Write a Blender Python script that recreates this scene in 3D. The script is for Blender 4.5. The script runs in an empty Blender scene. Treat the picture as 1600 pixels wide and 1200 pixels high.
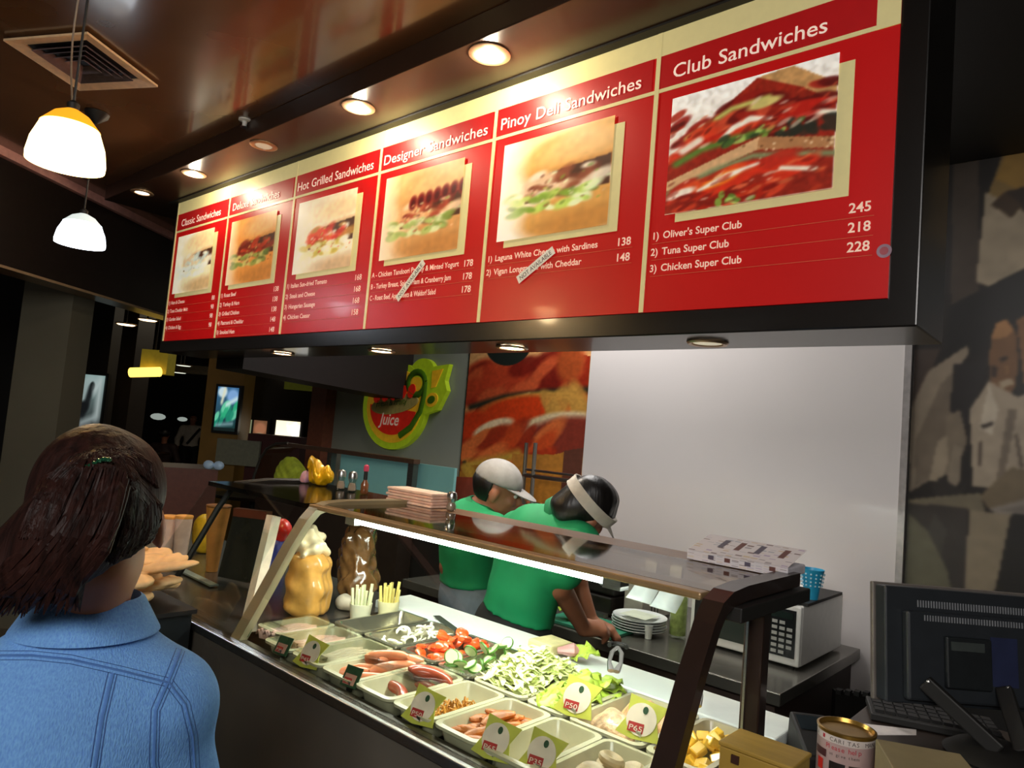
import bpy, bmesh, math, random
import numpy as np
from mathutils import Vector, Matrix, Euler
from mathutils.bvhtree import BVHTree

scene = bpy.context.scene
COL = scene.collection
R_ = math.radians

# ------------------------------------------------------------------ camera
CAM = Vector((0.0, 0.0, 1.58))
FPX = 1111.0
_yaw, _pitch, _roll = R_(41.8), R_(4.16), R_(4.87)
_F = Vector((-math.sin(_yaw)*math.cos(_pitch), math.cos(_yaw)*math.cos(_pitch), math.sin(_pitch)))
_r = Vector((math.cos(_yaw), math.sin(_yaw), 0.0))
_u = _r.cross(_F)
RIGHT = math.cos(_roll)*_r + math.sin(_roll)*_u
UP = -math.sin(_roll)*_r + math.cos(_roll)*_u
cam_data = bpy.data.cameras.new('camera')
cam_data.sensor_width = 36.0
cam_data.lens = 36.0*FPX/1600.0
cam_data.clip_start = 0.02
cam = bpy.data.objects.new('camera', cam_data)
COL.objects.link(cam)
cam.matrix_world = Matrix(((RIGHT.x, UP.x, -_F.x, CAM.x), (RIGHT.y, UP.y, -_F.y, CAM.y), (RIGHT.z, UP.z, -_F.z, CAM.z), (0, 0, 0, 1)))
scene.camera = cam

# ------------------------------------------------------------------ view, world
scene.view_settings.view_transform = 'Standard'
scene.view_settings.look = 'None'
scene.view_settings.gamma = 1.0
scene.view_settings.use_curve_mapping = False
scene.view_settings.exposure = 0.0
world = bpy.data.worlds.new('world')
scene.world = world
world.use_nodes = True
world.node_tree.nodes['Background'].inputs[0].default_value = (0.55, 0.48, 0.42, 1)
world.node_tree.nodes['Background'].inputs[1].default_value = 0.10

def area(name, loc, target, sx, sy, power, col):
    d = bpy.data.lights.new(name, 'AREA'); d.shape = 'RECTANGLE'; d.size = sx; d.size_y = sy
    d.energy = power; d.color = col
    o = bpy.data.objects.new(name, d); COL.objects.link(o); o.location = loc
    o.rotation_euler = (Vector(target)-Vector(loc)).to_track_quat('-Z', 'Y').to_euler()
    return o
area('mall_fill', (-9.0, 5.0, 3.55), (-8.5, 4.0, 0.0), 4.0, 3.0, 60, (1.0, 0.85, 0.62))  # added fill that lifts the hall columns, no fixture there
# added soft fill without fixtures, out of view: behind the photographer, behind the sign
area('hall_fill', (0.6, -1.6, 2.9), (-1.6, 1.2, 1.0), 2.2, 1.2, 120, (1.0, 0.96, 0.92))
area('kitchen_fill', (-2.05, 2.75, 2.9), (-1.9, 2.95, 0.9), 1.9, 0.35, 42, (1.0, 0.96, 0.93))

# ------------------------------------------------------------------ points
def ray(x, y): return RIGHT*((x-800.0)/FPX) - UP*((y-600.0)/FPX) + _F
def at_depth(x, y, D): return CAM + ray(x, y)*D
def at_z(x, y, z):
    d = ray(x, y); return CAM + d*((z-CAM.z)/d.z)
def at_y(x, y, Y):
    d = ray(x, y); return CAM + d*(Y/d.y)
def at_x(x, y, X):
    d = ray(x, y); return CAM + d*(X/d.x)

# ------------------------------------------------------------------ colours, materials
def lin1(c): return c/12.92 if c <= 0.04045 else ((c+0.055)/1.055)**2.4
def hx(h):
    h = h.lstrip('#'); return tuple(lin1(int(h[i:i+2], 16)/255.0) for i in (0, 2, 4))
def srgb(h):
    h = h.lstrip('#'); return np.array([int(h[i:i+2], 16)/255.0 for i in (0, 2, 4)])
MATS = {}
def mat(name, col, rough=0.5, metal=0.0, var=0.12, scale=30.0, bump=0.0, emit=0.0, ecol=None, coat=0.0, sss=0.0, stretch=None, spec=0.5, detail=3.0):
    if name in MATS: return MATS[name]
    m = bpy.data.materials.new(name); m.use_nodes = True
    nt = m.node_tree; b = nt.nodes['Principled BSDF']
    c = hx(col) if isinstance(col, str) else col
    b.inputs['Roughness'].default_value = rough
    b.inputs['Metallic'].default_value = metal
    b.inputs['Specular IOR Level'].default_value = spec
    b.inputs['Coat Weight'].default_value = coat
    b.inputs['Coat Roughness'].default_value = 0.08
    if sss: b.inputs['Subsurface Weight'].default_value = sss; b.inputs['Subsurface Scale'].default_value = 0.02
    tc = nt.nodes.new('ShaderNodeTexCoord'); n = nt.nodes.new('ShaderNodeTexNoise')
    n.inputs['Scale'].default_value = scale; n.inputs['Detail'].default_value = detail
    if stretch:
        mp = nt.nodes.new('ShaderNodeMapping'); mp.inputs['Scale'].default_value = stretch
        nt.links.new(tc.outputs['Object'], mp.inputs['Vector']); nt.links.new(mp.outputs[0], n.inputs['Vector'])
    else: nt.links.new(tc.outputs['Object'], n.inputs['Vector'])
    rp = nt.nodes.new('ShaderNodeValToRGB')
    rp.color_ramp.elements[0].position = 0.3; rp.color_ramp.elements[1].position = 0.7
    rp.color_ramp.elements[0].color = tuple(max(0, x*(1-var)) for x in c)+(1,)
    rp.color_ramp.elements[1].color = tuple(min(1, x*(1+var)) for x in c)+(1,)
    nt.links.new(n.outputs['Fac'], rp.inputs[0]); nt.links.new(rp.outputs[0], b.inputs['Base Color'])
    if bump:
        bp = nt.nodes.new('ShaderNodeBump'); bp.inputs['Strength'].default_value = bump; bp.inputs['Distance'].default_value = 0.01
        nt.links.new(n.outputs['Fac'], bp.inputs['Height']); nt.links.new(bp.outputs[0], b.inputs['Normal'])
    if emit:
        b.inputs['Emission Color'].default_value = (hx(ecol) if ecol else c)+(1,)
        b.inputs['Emission Strength'].default_value = emit
    MATS[name] = m
    return m
def art_mat(name, emit=0.0, rough=0.35, base=1.0):
    if name in MATS: return MATS[name]
    m = bpy.data.materials.new(name); m.use_nodes = True; nt = m.node_tree; b = nt.nodes['Principled BSDF']
    a = nt.nodes.new('ShaderNodeVertexColor'); a.layer_name = 'Col'
    mx = nt.nodes.new('ShaderNodeMix'); mx.data_type = 'RGBA'; mx.blend_type = 'MULTIPLY'; mx.inputs[0].default_value = 1.0
    mx.inputs[7].default_value = (base, base, base, 1)
    nt.links.new(a.outputs[0], mx.inputs[6]); nt.links.new(mx.outputs[2], b.inputs['Base Color'])
    b.inputs['Roughness'].default_value = rough
    if emit:
        nt.links.new(a.outputs[0], b.inputs['Emission Color']); b.inputs['Emission Strength'].default_value = emit
    MATS[name] = m
    return m
def glass_mat(name, tint=(0.95, 0.98, 0.96), rough=0.0, gloss=1.0, ior=1.45):
    if name in MATS: return MATS[name]
    m = bpy.data.materials.new(name); m.use_nodes = True; nt = m.node_tree
    nt.nodes.remove(nt.nodes['Principled BSDF']); out = nt.nodes['Material Output']
    t = nt.nodes.new('ShaderNodeBsdfTransparent'); t.inputs[0].default_value = tint+(1,)
    g = nt.nodes.new('ShaderNodeBsdfGlossy'); g.inputs['Roughness'].default_value = rough
    lw = nt.nodes.new('ShaderNodeLayerWeight'); lw.inputs['Blend'].default_value = 0.5
    pw = nt.nodes.new('ShaderNodeMath'); pw.operation = 'POWER'; pw.inputs[1].default_value = 4.0
    nt.links.new(lw.outputs['Facing'], pw.inputs[0])
    f = nt.nodes.new('ShaderNodeMath'); f.operation = 'MULTIPLY_ADD'; f.inputs[1].default_value = 0.9; f.inputs[2].default_value = 0.03
    nt.links.new(pw.outputs[0], f.inputs[0])
    mm = nt.nodes.new('ShaderNodeMath'); mm.operation = 'MULTIPLY'; mm.inputs[1].default_value = gloss; mm.use_clamp = True
    mx = nt.nodes.new('ShaderNodeMixShader')
    nt.links.new(f.outputs[0], mm.inputs[0]); nt.links.new(mm.outputs[0], mx.inputs[0]); nt.links.new(t.outputs[0], mx.inputs[1]); nt.links.new(g.outputs[0], mx.inputs[2])
    nt.links.new(mx.outputs[0], out.inputs['Surface'])
    MATS[name] = m
    return m
def emis(name, col, strength):
    if name in MATS: return MATS[name]
    return mat(name, col, 0.5, emit=strength, var=0.02)

# ------------------------------------------------------------------ mesh helpers
class MB:
    def __init__(s): s.v = []; s.f = []; s.sm = []
    def add(s, vs, fs, smooth=False):
        o = len(s.v); s.v += [tuple(p) for p in vs]
        for f in fs: s.f.append(tuple(i+o for i in f)); s.sm.append(smooth)
        return s
    def box(s, x0, x1, y0, y1, z0, z1, M=None):
        vs = [Vector(p) for p in ((x0,y0,z0),(x1,y0,z0),(x1,y1,z0),(x0,y1,z0),(x0,y0,z1),(x1,y0,z1),(x1,y1,z1),(x0,y1,z1))]
        if M: vs = [M @ p for p in vs]
        return s.add(vs, [(0,3,2,1),(4,5,6,7),(0,1,5,4),(1,2,6,5),(2,3,7,6),(3,0,4,7)])
    def hexa(s, b, t):
        return s.add(list(b)+list(t), [(0,3,2,1),(4,5,6,7),(0,1,5,4),(1,2,6,5),(2,3,7,6),(3,0,4,7)])
    def bar(s, a, b, w, h, up=(0,0,1)):
        a = Vector(a); b = Vector(b); d = (b-a).normalized(); r = d.cross(Vector(up)).normalized(); u = r.cross(d)
        q = lambda p: [p-r*w/2-u*h/2, p+r*w/2-u*h/2, p+r*w/2+u*h/2, p-r*w/2+u*h/2]
        return s.hexa(q(a), q(b))
    def tube(s, pts, r, n=10, caps=True, flat=1.0, up=(0,0,1)):
        pts = [Vector(p) for p in pts]; N = len(pts)
        rs = r if isinstance(r, (list, tuple)) else [r]*N
        vs = []; ref = None
        for i, p in enumerate(pts):
            d = (pts[min(i+1, N-1)]-pts[max(i-1, 0)]).normalized()
            if ref is None:
                ref = Vector(up) if abs(d.dot(Vector(up))) < 0.95 else Vector((1,0,0))
            a = (ref - d*ref.dot(d)).normalized(); ref = a; b = d.cross(a)
            for k in range(n):
                t = 2*math.pi*k/n; vs.append(p + (a*math.cos(t)*flat + b*math.sin(t))*rs[i])
        fs = [(i*n+k, i*n+(k+1)%n, (i+1)*n+(k+1)%n, (i+1)*n+k) for i in range(N-1) for k in range(n)]
        if caps: fs += [tuple(range(n-1,-1,-1)), tuple((N-1)*n+k for k in range(n))]
        return s.add(vs, fs, True)
    def lathe(s, prof, c=(0,0,0), n=28, M=None, caps=True):
        vs = []
        for r, z in prof:
            for k in range(n):
                t = 2*math.pi*k/n; p = Vector((c[0]+r*math.cos(t), c[1]+r*math.sin(t), c[2]+z))
                vs.append(M @ p if M else p)
        N = len(prof)
        fs = [(i*n+k, i*n+(k+1)%n, (i+1)*n+(k+1)%n, (i+1)*n+k) for i in range(N-1) for k in range(n)]
        if caps: fs += [tuple(range(n-1,-1,-1)), tuple((N-1)*n+k for k in range(n))]
        return s.add(vs, fs, True)
    def prism(s, poly, ext):
        n = len(poly); e = Vector(ext); a = [Vector(p) for p in poly]
        fs = [tuple(range(n-1,-1,-1)), tuple(range(n, 2*n))]+[(i,(i+1)%n,n+(i+1)%n,n+i) for i in range(n)]
        return s.add(a+[p+e for p in a], fs)
    def ball(s, c, r, n=12, M=None):
        r = r if isinstance(r, (tuple, list)) else (r, r, r); vs = []; fs = []; m = n//2
        for i in range(m+1):
            ph = math.pi*i/m
            for k in range(n):
                t = 2*math.pi*k/n
                p = Vector((r[0]*math.sin(ph)*math.cos(t), r[1]*math.sin(ph)*math.sin(t), r[2]*math.cos(ph)))
                if M: p = M @ p
                vs.append(Vector(c)+p)
        for i in range(m):
            for k in range(n): fs.append((i*n+k, (i+1)*n+k, (i+1)*n+(k+1)%n, i*n+(k+1)%n))
        return s.add(vs, fs, True)
def link_mesh(name, me, m, parent=None):
    if m: me.materials.append(m)
    o = bpy.data.objects.new(name, me); COL.objects.link(o)
    if parent:
        o.parent = parent; o.matrix_parent_inverse = parent_inv(parent)
    return o
def world_of(o):
    if o.parent is None: return o.matrix_basis.copy()
    return world_of(o.parent) @ o.matrix_parent_inverse @ o.matrix_basis
def parent_inv(p): return world_of(p).inverted()
def obj(name, mb, m, parent=None, bevel=0.0, weld=True):
    me = bpy.data.meshes.new(name); me.from_pydata(mb.v, [], mb.f); me.update()
    if weld:
        bm = bmesh.new(); bm.from_mesh(me); bmesh.ops.remove_doubles(bm, verts=bm.verts, dist=1e-6)
        bmesh.ops.recalc_face_normals(bm, faces=bm.faces); bm.to_mesh(me); bm.free()
        if any(mb.sm):
            me.polygons.foreach_set('use_smooth', [True]*len(me.polygons)); me.set_sharp_from_angle(angle=R_(38))
    o = link_mesh(name, me, m, parent)
    if bevel:
        b = o.modifiers.new('Bevel', 'BEVEL'); b.width = bevel; b.segments = 2; b.limit_method = 'ANGLE'
    return o
def tag(o, label=None, cat=None, group=None, kind=None):
    if label: o['label'] = label
    if cat: o['category'] = cat
    if group: o['group'] = group
    if kind: o['kind'] = kind
    return o
def thing(name, label, cat, loc=(0,0,0), rotz=0.0, group=None):
    o = bpy.data.objects.new(name, None); COL.objects.link(o); o.empty_display_size = 0.05
    o.location = loc; o.rotation_euler = (0, 0, rotz)
    return tag(o, label, cat, group)
def struct(name, mb, m, bevel=0.0): return tag(obj(name, mb, m, None, bevel), kind='structure')
def copy_tree(o, parent=None):
    c = o.copy(); COL.objects.link(c); c.parent = parent
    if parent is not None: c.matrix_parent_inverse = o.matrix_parent_inverse.copy()
    for ch in list(o.children): copy_tree(ch, c)
    return c
def text(name, s, origin, xd, zd, size, m, parent, width=None, align='LEFT', bold=0.0, shear=0.0, depth=0.0, gap=1.0):
    cu = bpy.data.curves.new(name, 'FONT'); cu.body = s; cu.size = size; cu.align_x = align; cu.offset = bold; cu.shear = shear
    cu.space_character = gap; cu.extrude = depth; cu.resolution_u = 3
    t = bpy.data.objects.new(name, cu); COL.objects.link(t)
    bpy.context.view_layer.update()
    me = bpy.data.meshes.new_from_object(t.evaluated_get(bpy.context.evaluated_depsgraph_get()))
    bpy.data.objects.remove(t); bpy.data.curves.remove(cu)
    me.materials.clear()
    xd = Vector(xd).normalized(); zd = Vector(zd).normalized(); nd = xd.cross(zd)
    xs = [v.co.x for v in me.vertices]; k = 1.0
    if width and xs: k = width/max(1e-6, max(xs)-min(xs))
    for v in me.vertices:
        v.co = Vector(origin) + xd*v.co.x*k + zd*v.co.y + nd*v.co.z
    me.name = name
    return link_mesh(name, me, m, parent)

# ------------------------------------------------------------------ painted flat pictures (posters, menu photographs)
class Art:
    def __init__(s, w, h, bg):
        s.w = w; s.h = h; x, y = np.meshgrid(np.linspace(0,1,w), np.linspace(0,1,h)); s.x = x; s.y = y; s.asp = 1.0
        s.c = np.zeros((h, w, 3))+srgb(bg); s.rng = np.random.default_rng(w*7+h)
    def mixin(s, a, col):
        a = np.clip(a, 0, 1)[..., None]; s.c = s.c*(1-a)+(srgb(col) if isinstance(col, str) else col)*a; return s
    def ell(s, cx, cy, rx, ry, rot, col, soft=0.15, al=1.0):
        c, n = math.cos(R_(rot)), math.sin(R_(rot)); dx = s.x-cx; dy = s.y-cy
        d = np.sqrt(((dx*c+dy*n)/rx)**2+((-dx*n+dy*c)/ry)**2)
        return s.mixin(np.clip((1-d)/soft+0.5, 0, 1)*al, col)
    def grad(s, c0, c1, ax=1):
        t = (s.y if ax else s.x)[..., None]; s.c = srgb(c0)*(1-t)+srgb(c1)*t; return s
    def band(s, pts, w, col, soft=0.02, al=1.0):
        D = np.full(s.x.shape, 9.0); P = [np.array(p, float) for p in pts]; n = len(P)
        ws = w if isinstance(w, (list, tuple)) else [w]*n
        for i in range(n-1):
            a, b = P[i], P[i+1]; ab = b-a; t = np.clip(((s.x-a[0])*ab[0]+(s.y-a[1])*ab[1])/max(1e-9, ab@ab), 0, 1)
            d = np.hypot(s.x-a[0]-ab[0]*t, s.y-a[1]-ab[1]*t)-(ws[i]*(1-t)+ws[i+1]*t); D = np.minimum(D, d)
        return s.mixin(np.clip(0.5-D/soft, 0, 1)*al, col)
    def poly(s, pts, col, al=1.0):
        ins = np.zeros(s.x.shape, bool); n = len(pts)
        for i in range(n):
            (x0,y0),(x1,y1) = pts[i], pts[(i+1)%n]
            if y0 == y1: continue
            ins ^= ((s.y > y0) != (s.y > y1)) & (s.x < (x1-x0)*(s.y-y0)/(y1-y0)+x0)
        return s.mixin(ins*al, col)
    def blobs(s, n, box, size, cols, asp=1.6, rot=(0,180), soft=0.4, al=0.9):
        for i in range(n):
            u = s.rng.random(5); r = size[0]+(size[1]-size[0])*u[2]
            s.ell(box[0]+(box[1]-box[0])*u[0], box[2]+(box[3]-box[2])*u[1], r, r/asp, rot[0]+(rot[1]-rot[0])*u[3], cols[int(u[4]*len(cols))%len(cols)], soft, al)
        return s
    def noise(s, amp, cell=6):
        g = s.rng.random((s.h//cell+2, s.w//cell+2)); yy = np.linspace(0, g.shape[0]-1.001, s.h); xx = np.linspace(0, g.shape[1]-1.001, s.w)
        iy = yy.astype(int); ix = xx.astype(int); fy = (yy-iy)[:,None]; fx = (xx-ix)[None,:]
        v = (g[iy][:,ix]*(1-fx)+g[iy][:,ix+1]*fx)*(1-fy)+(g[iy+1][:,ix]*(1-fx)+g[iy+1][:,ix+1]*fx)*fy
        s.c = np.clip(s.c*(1+amp*(v-0.5)[...,None]*2), 0, 1); return s
    def blur(s, n=1):
        for _ in range(n):
            q = np.pad(s.c, ((1,1),(1,1),(0,0)), 'edge'); s.c = (q[:-2,1:-1]+q[2:,1:-1]+q[1:-1,:-2]+q[1:-1,2:]+2*q[1:-1,1:-1])/6
        return s
    def mesh(s, name, origin, xd, zd, width, height, m, parent, thick=0.0):
        xd = np.array(Vector(xd).normalized()); zd = np.array(Vector(zd).normalized()); o = np.array(Vector(origin))
        P = o+(s.x*width)[...,None]*xd+(s.y*height)[...,None]*zd; w, h = s.w, s.h
        i = (np.arange(h-1)[:,None]*w+np.arange(w-1)[None,:]).ravel()
        F = np.stack([i, i+1, i+w+1, i+w], 1)
        me = bpy.data.meshes.new(name)
        me.vertices.add(w*h); me.vertices.foreach_set('co', P.ravel().astype(np.float32))
        me.loops.add(F.size); me.loops.foreach_set('vertex_index', F.ravel().astype(np.int32))
        me.polygons.add(len(F)); me.polygons.foreach_set('loop_start', (np.arange(len(F))*4).astype(np.int32))
        me.update(calc_edges=True)
        a = me.color_attributes.new('Col', 'FLOAT_COLOR', 'POINT'); c = np.clip(s.c, 0, 1)
        L = np.where(c <= 0.04045, c/12.92, ((c+0.055)/1.055)**2.4)
        a.data.foreach_set('color', np.concatenate([L, np.ones((h, w, 1))], 2).ravel().astype(np.float32))
        return link_mesh(name, me, m, parent)

# ------------------------------------------------------------------ blended solids (bodies, bread, bags): smooth union of round cones and ellipsoids
def cone(a, b, ra, rb): return ('c', np.array(a, float), np.array(b, float), ra, rb)
def ell(c, r, M=None): return ('e', np.array(c, float), np.array(r, float), np.eye(3) if M is None else np.array(M, float))
def prim_d(p, X, infl):
    if p[0] == 'c':
        a, b, ra, rb = p[1:]; ab = b-a; t = np.clip(((X-a)@ab)/max(1e-12, ab@ab), 0, 1)
        return np.linalg.norm(X-a-t[...,None]*ab, axis=-1)-(ra+(rb-ra)*t)-infl
    c, r, M = p[1:]; q = (X-c)@M; r = r+infl; k0 = np.linalg.norm(q/r, axis=-1); k1 = np.linalg.norm(q/(r*r), axis=-1)
    return k0*(k0-1)/np.maximum(k1, 1e-9)
def prim_box(p, infl):
    if p[0] == 'c': return np.minimum(p[1]-p[3], p[2]-p[4])-infl, np.maximum(p[1]+p[3], p[2]+p[4])+infl
    R = np.abs(p[3])@(p[2]+infl); return p[1]-R, p[1]+R
def solid(name, prims, m, parent=None, res=0.008, k=0.02, infl=0.0, clip=None, wob=0.0, wsc=20.0, seed=0, cut=()):
    bs = [prim_box(p, infl) for p in prims]; mar = k+3*res+wob
    lo = np.min([b[0] for b in bs], 0)-mar; hi = np.max([b[1] for b in bs], 0)+mar
    n = np.ceil((hi-lo)/res).astype(int)+1
    ax = [lo[i]+res*np.arange(n[i]) for i in range(3)]
    Fd = np.full(tuple(n), 1.0, np.float32)
    for p, (b0, b1) in zip(prims, bs):
        i0 = np.maximum(((b0-mar-lo)/res).astype(int), 0); i1 = np.minimum(((b1+mar-lo)/res).astype(int)+2, n)
        sl = tuple(slice(i0[i], i1[i]) for i in range(3))
        X = np.stack(np.meshgrid(*[ax[i][sl[i]] for i in range(3)], indexing='ij'), -1)
        d = prim_d(p, X, infl); f = Fd[sl]
        h = np.maximum(k-np.abs(d-f), 0)/k; Fd[sl] = np.minimum(d, f)-h*h*k*0.25
    if clip or wob or cut:
        X = np.stack(np.meshgrid(*ax, indexing='ij'), -1)
        if wob:
            rg = np.random.default_rng(seed); w = 0
            for j in range(5):
                kv = rg.normal(size=3)*wsc*(0.6+0.5*j); w = w+np.sin(X@kv+rg.random()*6.28)/(1+0.5*j)
            Fd += (w*wob*0.5).astype(np.float32)
        for p in cut: Fd = np.maximum(Fd, -prim_d(p, X, 0)).astype(np.float32)
        if clip: Fd = np.maximum(Fd, clip(X)).astype(np.float32)
    S = Fd < 0
    c = np.zeros(tuple(n-1), int); offs = [(i,j,l) for i in (0,1) for j in (0,1) for l in (0,1)]
    sub = lambda A, o: A[o[0]:o[0]+n[0]-1, o[1]:o[1]+n[1]-1, o[2]:o[2]+n[2]-1]
    for o in offs: c += sub(S, o)
    act = np.argwhere((c > 0) & (c < 8)); idx = -np.ones(tuple(n-1), int); idx[tuple(act.T)] = np.arange(len(act))
    pos = np.zeros((len(act), 3)); cnt = np.zeros(len(act))
    for a in offs:
        for axn in range(3):
            if a[axn]: continue
            b = list(a); b[axn] = 1
            fa = Fd[tuple((act+a).T)].astype(float); fb = Fd[tuple((act+b).T)].astype(float); mk = (fa < 0) != (fb < 0)
            t = np.where(mk, fa/np.where(mk, fa-fb, 1), 0); q = np.array(a, float)[None]+0*act; q[:, axn] += t
            pos[mk] += q[mk]; cnt[mk] += 1
    V = lo+(act+pos/cnt[:,None])*res; faces = []
    for axn in range(3):
        o1, o2 = [(1,2),(2,0),(0,1)][axn]
        A = np.moveaxis(S, axn, 0); e = np.argwhere(A[:-1] != A[1:])
        if not len(e): continue
        full = np.zeros((len(e), 3), int); full[:, axn] = e[:,0]; oth = [i for i in range(3) if i != axn]; full[:, oth[0]] = e[:,1]; full[:, oth[1]] = e[:,2]
        full = full[(full[:,o1] > 0) & (full[:,o2] > 0) & (full[:,o1] < n[o1]-1) & (full[:,o2] < n[o2]-1)]
        sg = S[tuple(full.T)]; e1 = np.zeros(3, int); e1[o1] = 1; e2 = np.zeros(3, int); e2[o2] = 1
        q = [idx[tuple((full-x).T)] for x in (e1*0, e1, e1+e2, e2)]; Q = np.stack(q, 1)
        Q[~sg] = Q[~sg][:, ::-1]; faces.append(Q)
    Fc = np.concatenate(faces)
    me = bpy.data.meshes.new(name); me.from_pydata(V.tolist(), [], Fc.tolist()); me.update()
    bm = bmesh.new(); bm.from_mesh(me)
    for _ in range(2): bmesh.ops.smooth_vert(bm, verts=bm.verts, factor=0.5, use_axis_x=True, use_axis_y=True, use_axis_z=True)
    bmesh.ops.recalc_face_normals(bm, faces=bm.faces); bm.to_mesh(me); bm.free()
    me.polygons.foreach_set('use_smooth', [True]*len(me.polygons))
    return link_mesh(name, me, m, parent)
random.seed(5)
# ================================================================== materials
X_, Y_, Z_ = Vector((1,0,0)), Vector((0,1,0)), Vector((0,0,1))
m_black = mat('black_lacquer', '#14100d', 0.28, coat=0.4, var=0.2)
m_blackmat = mat('black_matte', '#141210', 0.6)
m_ceil = mat('brown_gloss_ceiling', '#6b4a30', 0.24, var=0.25, scale=1.3, coat=0.5)
m_bulk = mat('dark_brown_bulkhead', '#33231a', 0.3, var=0.15, scale=3)
m_wallw = mat('white_wall_panel', '#c9c4c2', 0.22, var=0.02, scale=2, coat=0.3)
m_wallg = mat('grey_wall_paint', '#8f9488', 0.5, var=0.04, scale=2)
m_steel = mat('brushed_steel', '#b9bab6', 0.28, 1.0, var=0.1, scale=60, stretch=(1, 12, 12))
m_steeld = mat('dark_steel', '#6b6b66', 0.35, 0.9, var=0.15, scale=40, stretch=(1, 14, 14))
m_white = mat('white_plastic', '#e6e6e0', 0.35, var=0.03)
m_cream = mat('cream_print', '#e3d69a', 0.35, var=0.03, emit=0.16)
m_glass = glass_mat('clear_glass')
m_glow = emis('lamp_glow', '#fff3d8', 14)
m_brownm = mat('brown_anodised_metal', '#2b1b15', 0.38, 0.3, var=0.2, scale=12, coat=0.3)

# ================================================================== the setting
fl = MB().box(-40, 6, -8, 34, -0.1, 0)
struct('floor', fl, mat('polished_floor_tile', '#4a4136', 0.18, var=0.2, scale=2.5, coat=0.3))
# shop ceiling, bounded on the left by the oblique fascia towards the mall hall
nx, ny = 0.814, 0.580
def fpt(t, off=-3.43): return Vector((nx*off - ny*t, ny*off + nx*t, 0))
ca, cb = fpt(-3.0), fpt(7.5)
struct('ceiling', MB().prism([(ca.x, ca.y, 2.965), (3, ca.y, 2.965), (3, cb.y, 2.965), (cb.x, cb.y, 2.965)], (0, 0, 0.1)), m_ceil)
q0, q1 = fpt(-3.0, -3.60), fpt(7.5, -3.60)
struct('trim_1', MB().prism([(ca.x, ca.y, 2.31), (cb.x, cb.y, 2.31), (q1.x, q1.y, 2.31), (q0.x, q0.y, 2.31)], (0, 0, 0.60)), mat('fascia_dark', '#1d1613', 0.35, coat=0.3))
e0, e1 = fpt(-3.0, -3.40), fpt(7.5, -3.40)
struct('trim_2', MB().prism([(e0.x, e0.y, 2.915), (e1.x, e1.y, 2.915), (q1.x, q1.y, 2.915), (q0.x, q0.y, 2.915)], (0, 0, 0.05)), mat('fascia_mauve', '#d09a90', 0.4))
e0, e1 = fpt(-3.0, -3.415), fpt(7.5, -3.415)
struct('trim_3', MB().prism([(e0.x, e0.y, 2.295), (e1.x, e1.y, 2.295), (q1.x, q1.y, 2.295), (q0.x, q0.y, 2.295)], (0, 0, 0.016)), mat('fascia_edge', '#8a7358', 0.3))
# mall hall ceiling
struct('trim_4', MB().box(-40, 6, -8, 34, 3.6, 3.7), mat('hall_ceiling', '#2a231e', 0.6))
# bulkhead above the sign
struct('trim_5', MB().box(-5.05, -0.38, 1.55, 2.13, 2.875, 2.965), m_bulk, 0.004)
struct('trim_6', MB().box(-4.66, -0.38, 1.800, 1.836, 2.868, 2.876), m_blackmat)
struct('trim_18', MB().box(-0.379, 1.5, 1.30, 3.48, 2.925, 2.964), m_blackmat)  # black sheet added below the brown ceiling to darken this corner
struct('trim_19', MB().box(-1.05, -0.379, 2.14, 3.48, 2.925, 2.964), m_blackmat)  # second added sheet, darkens the ceiling wedge beside the sign
# back wall
struct('wall_back', MB().box(-5.22, 1.6, 3.5, 3.62, 0, 2.965), m_wallg)
struct('wall_right', MB().box(1.5, 1.62, -1.0, 3.5, 0, 2.965), mat('side_wall', '#3d3229', 0.5))
# white wall panel with thin silver edge
wp = MB().box(-2.485, -0.79, 3.465, 3.5, 0.5, 2.7)
struct('trim_7', wp, m_wallw)
struct('trim_8', MB().box(-0.793, -0.765, 3.46, 3.5, 0.5, 2.7), mat('silver_edge', '#b5b0ae', 0.3, 0.6))
# hanging dark partition above the juice counter
struct('trim_9', MB().hexa([(-4.5,2.15,1.85),(-4.15,2.15,1.85),(-4.15,3.5,1.782),(-4.5,3.5,1.782)], [(-4.5,2.15,2.6),(-4.15,2.15,2.6),(-4.15,3.5,2.6),(-4.5,3.5,2.6)]), mat('dark_partition', '#1b0f0c', 0.6))
# juice bar end column and hall beyond
struct('trim_10', MB().box(-5.32, -5.10, 3.40, 3.52, 0, 2.9), mat('brick_red_column', '#7a4632', 0.5))

# ------------------------------------------------------------------ downlights
m_rim = mat('brushed_rim', '#c8a98a', 0.3, 0.7)
def downlight(label, x, y, z, r=0.052, lit=1.0, group=None, spot=0.0, size=62, rr=1.45, tilt=(0,0), col=(1.0,0.86,0.62)):
    t = thing('recessed_downlight', label, 'ceiling light', (x, y, z), 0, group)
    obj('rim', MB().lathe([(r*0.92, 0.0), (r*0.95, -0.006), (r*1.15, -0.008), (r*rr, -0.003), (r*rr, 0.0)], (x, y, z), 28), m_rim, t)
    obj('lamp', MB().lathe([(0.001, -0.004), (r*0.85, -0.0035), (r*0.9, 0.0)], (x, y, z), 24), emis('lamp_glow_%g' % lit, '#fff0cf', lit), t)
    if spot:
        d = bpy.data.lights.new('downlight_spot', 'SPOT' if size > 100 else 'POINT'); d.energy = spot; d.color = col; d.shadow_soft_size = 0.02
        if size > 100: d.spot_size = R_(size); d.spot_blend = 0.7
        o = bpy.data.objects.new('downlight_spot', d); COL.objects.link(o); o.parent = t; o.location = (0, 0, -0.02); o.rotation_euler = (R_(tilt[0]), R_(tilt[1]), 0)
    return t
ZB = 2.874
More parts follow.
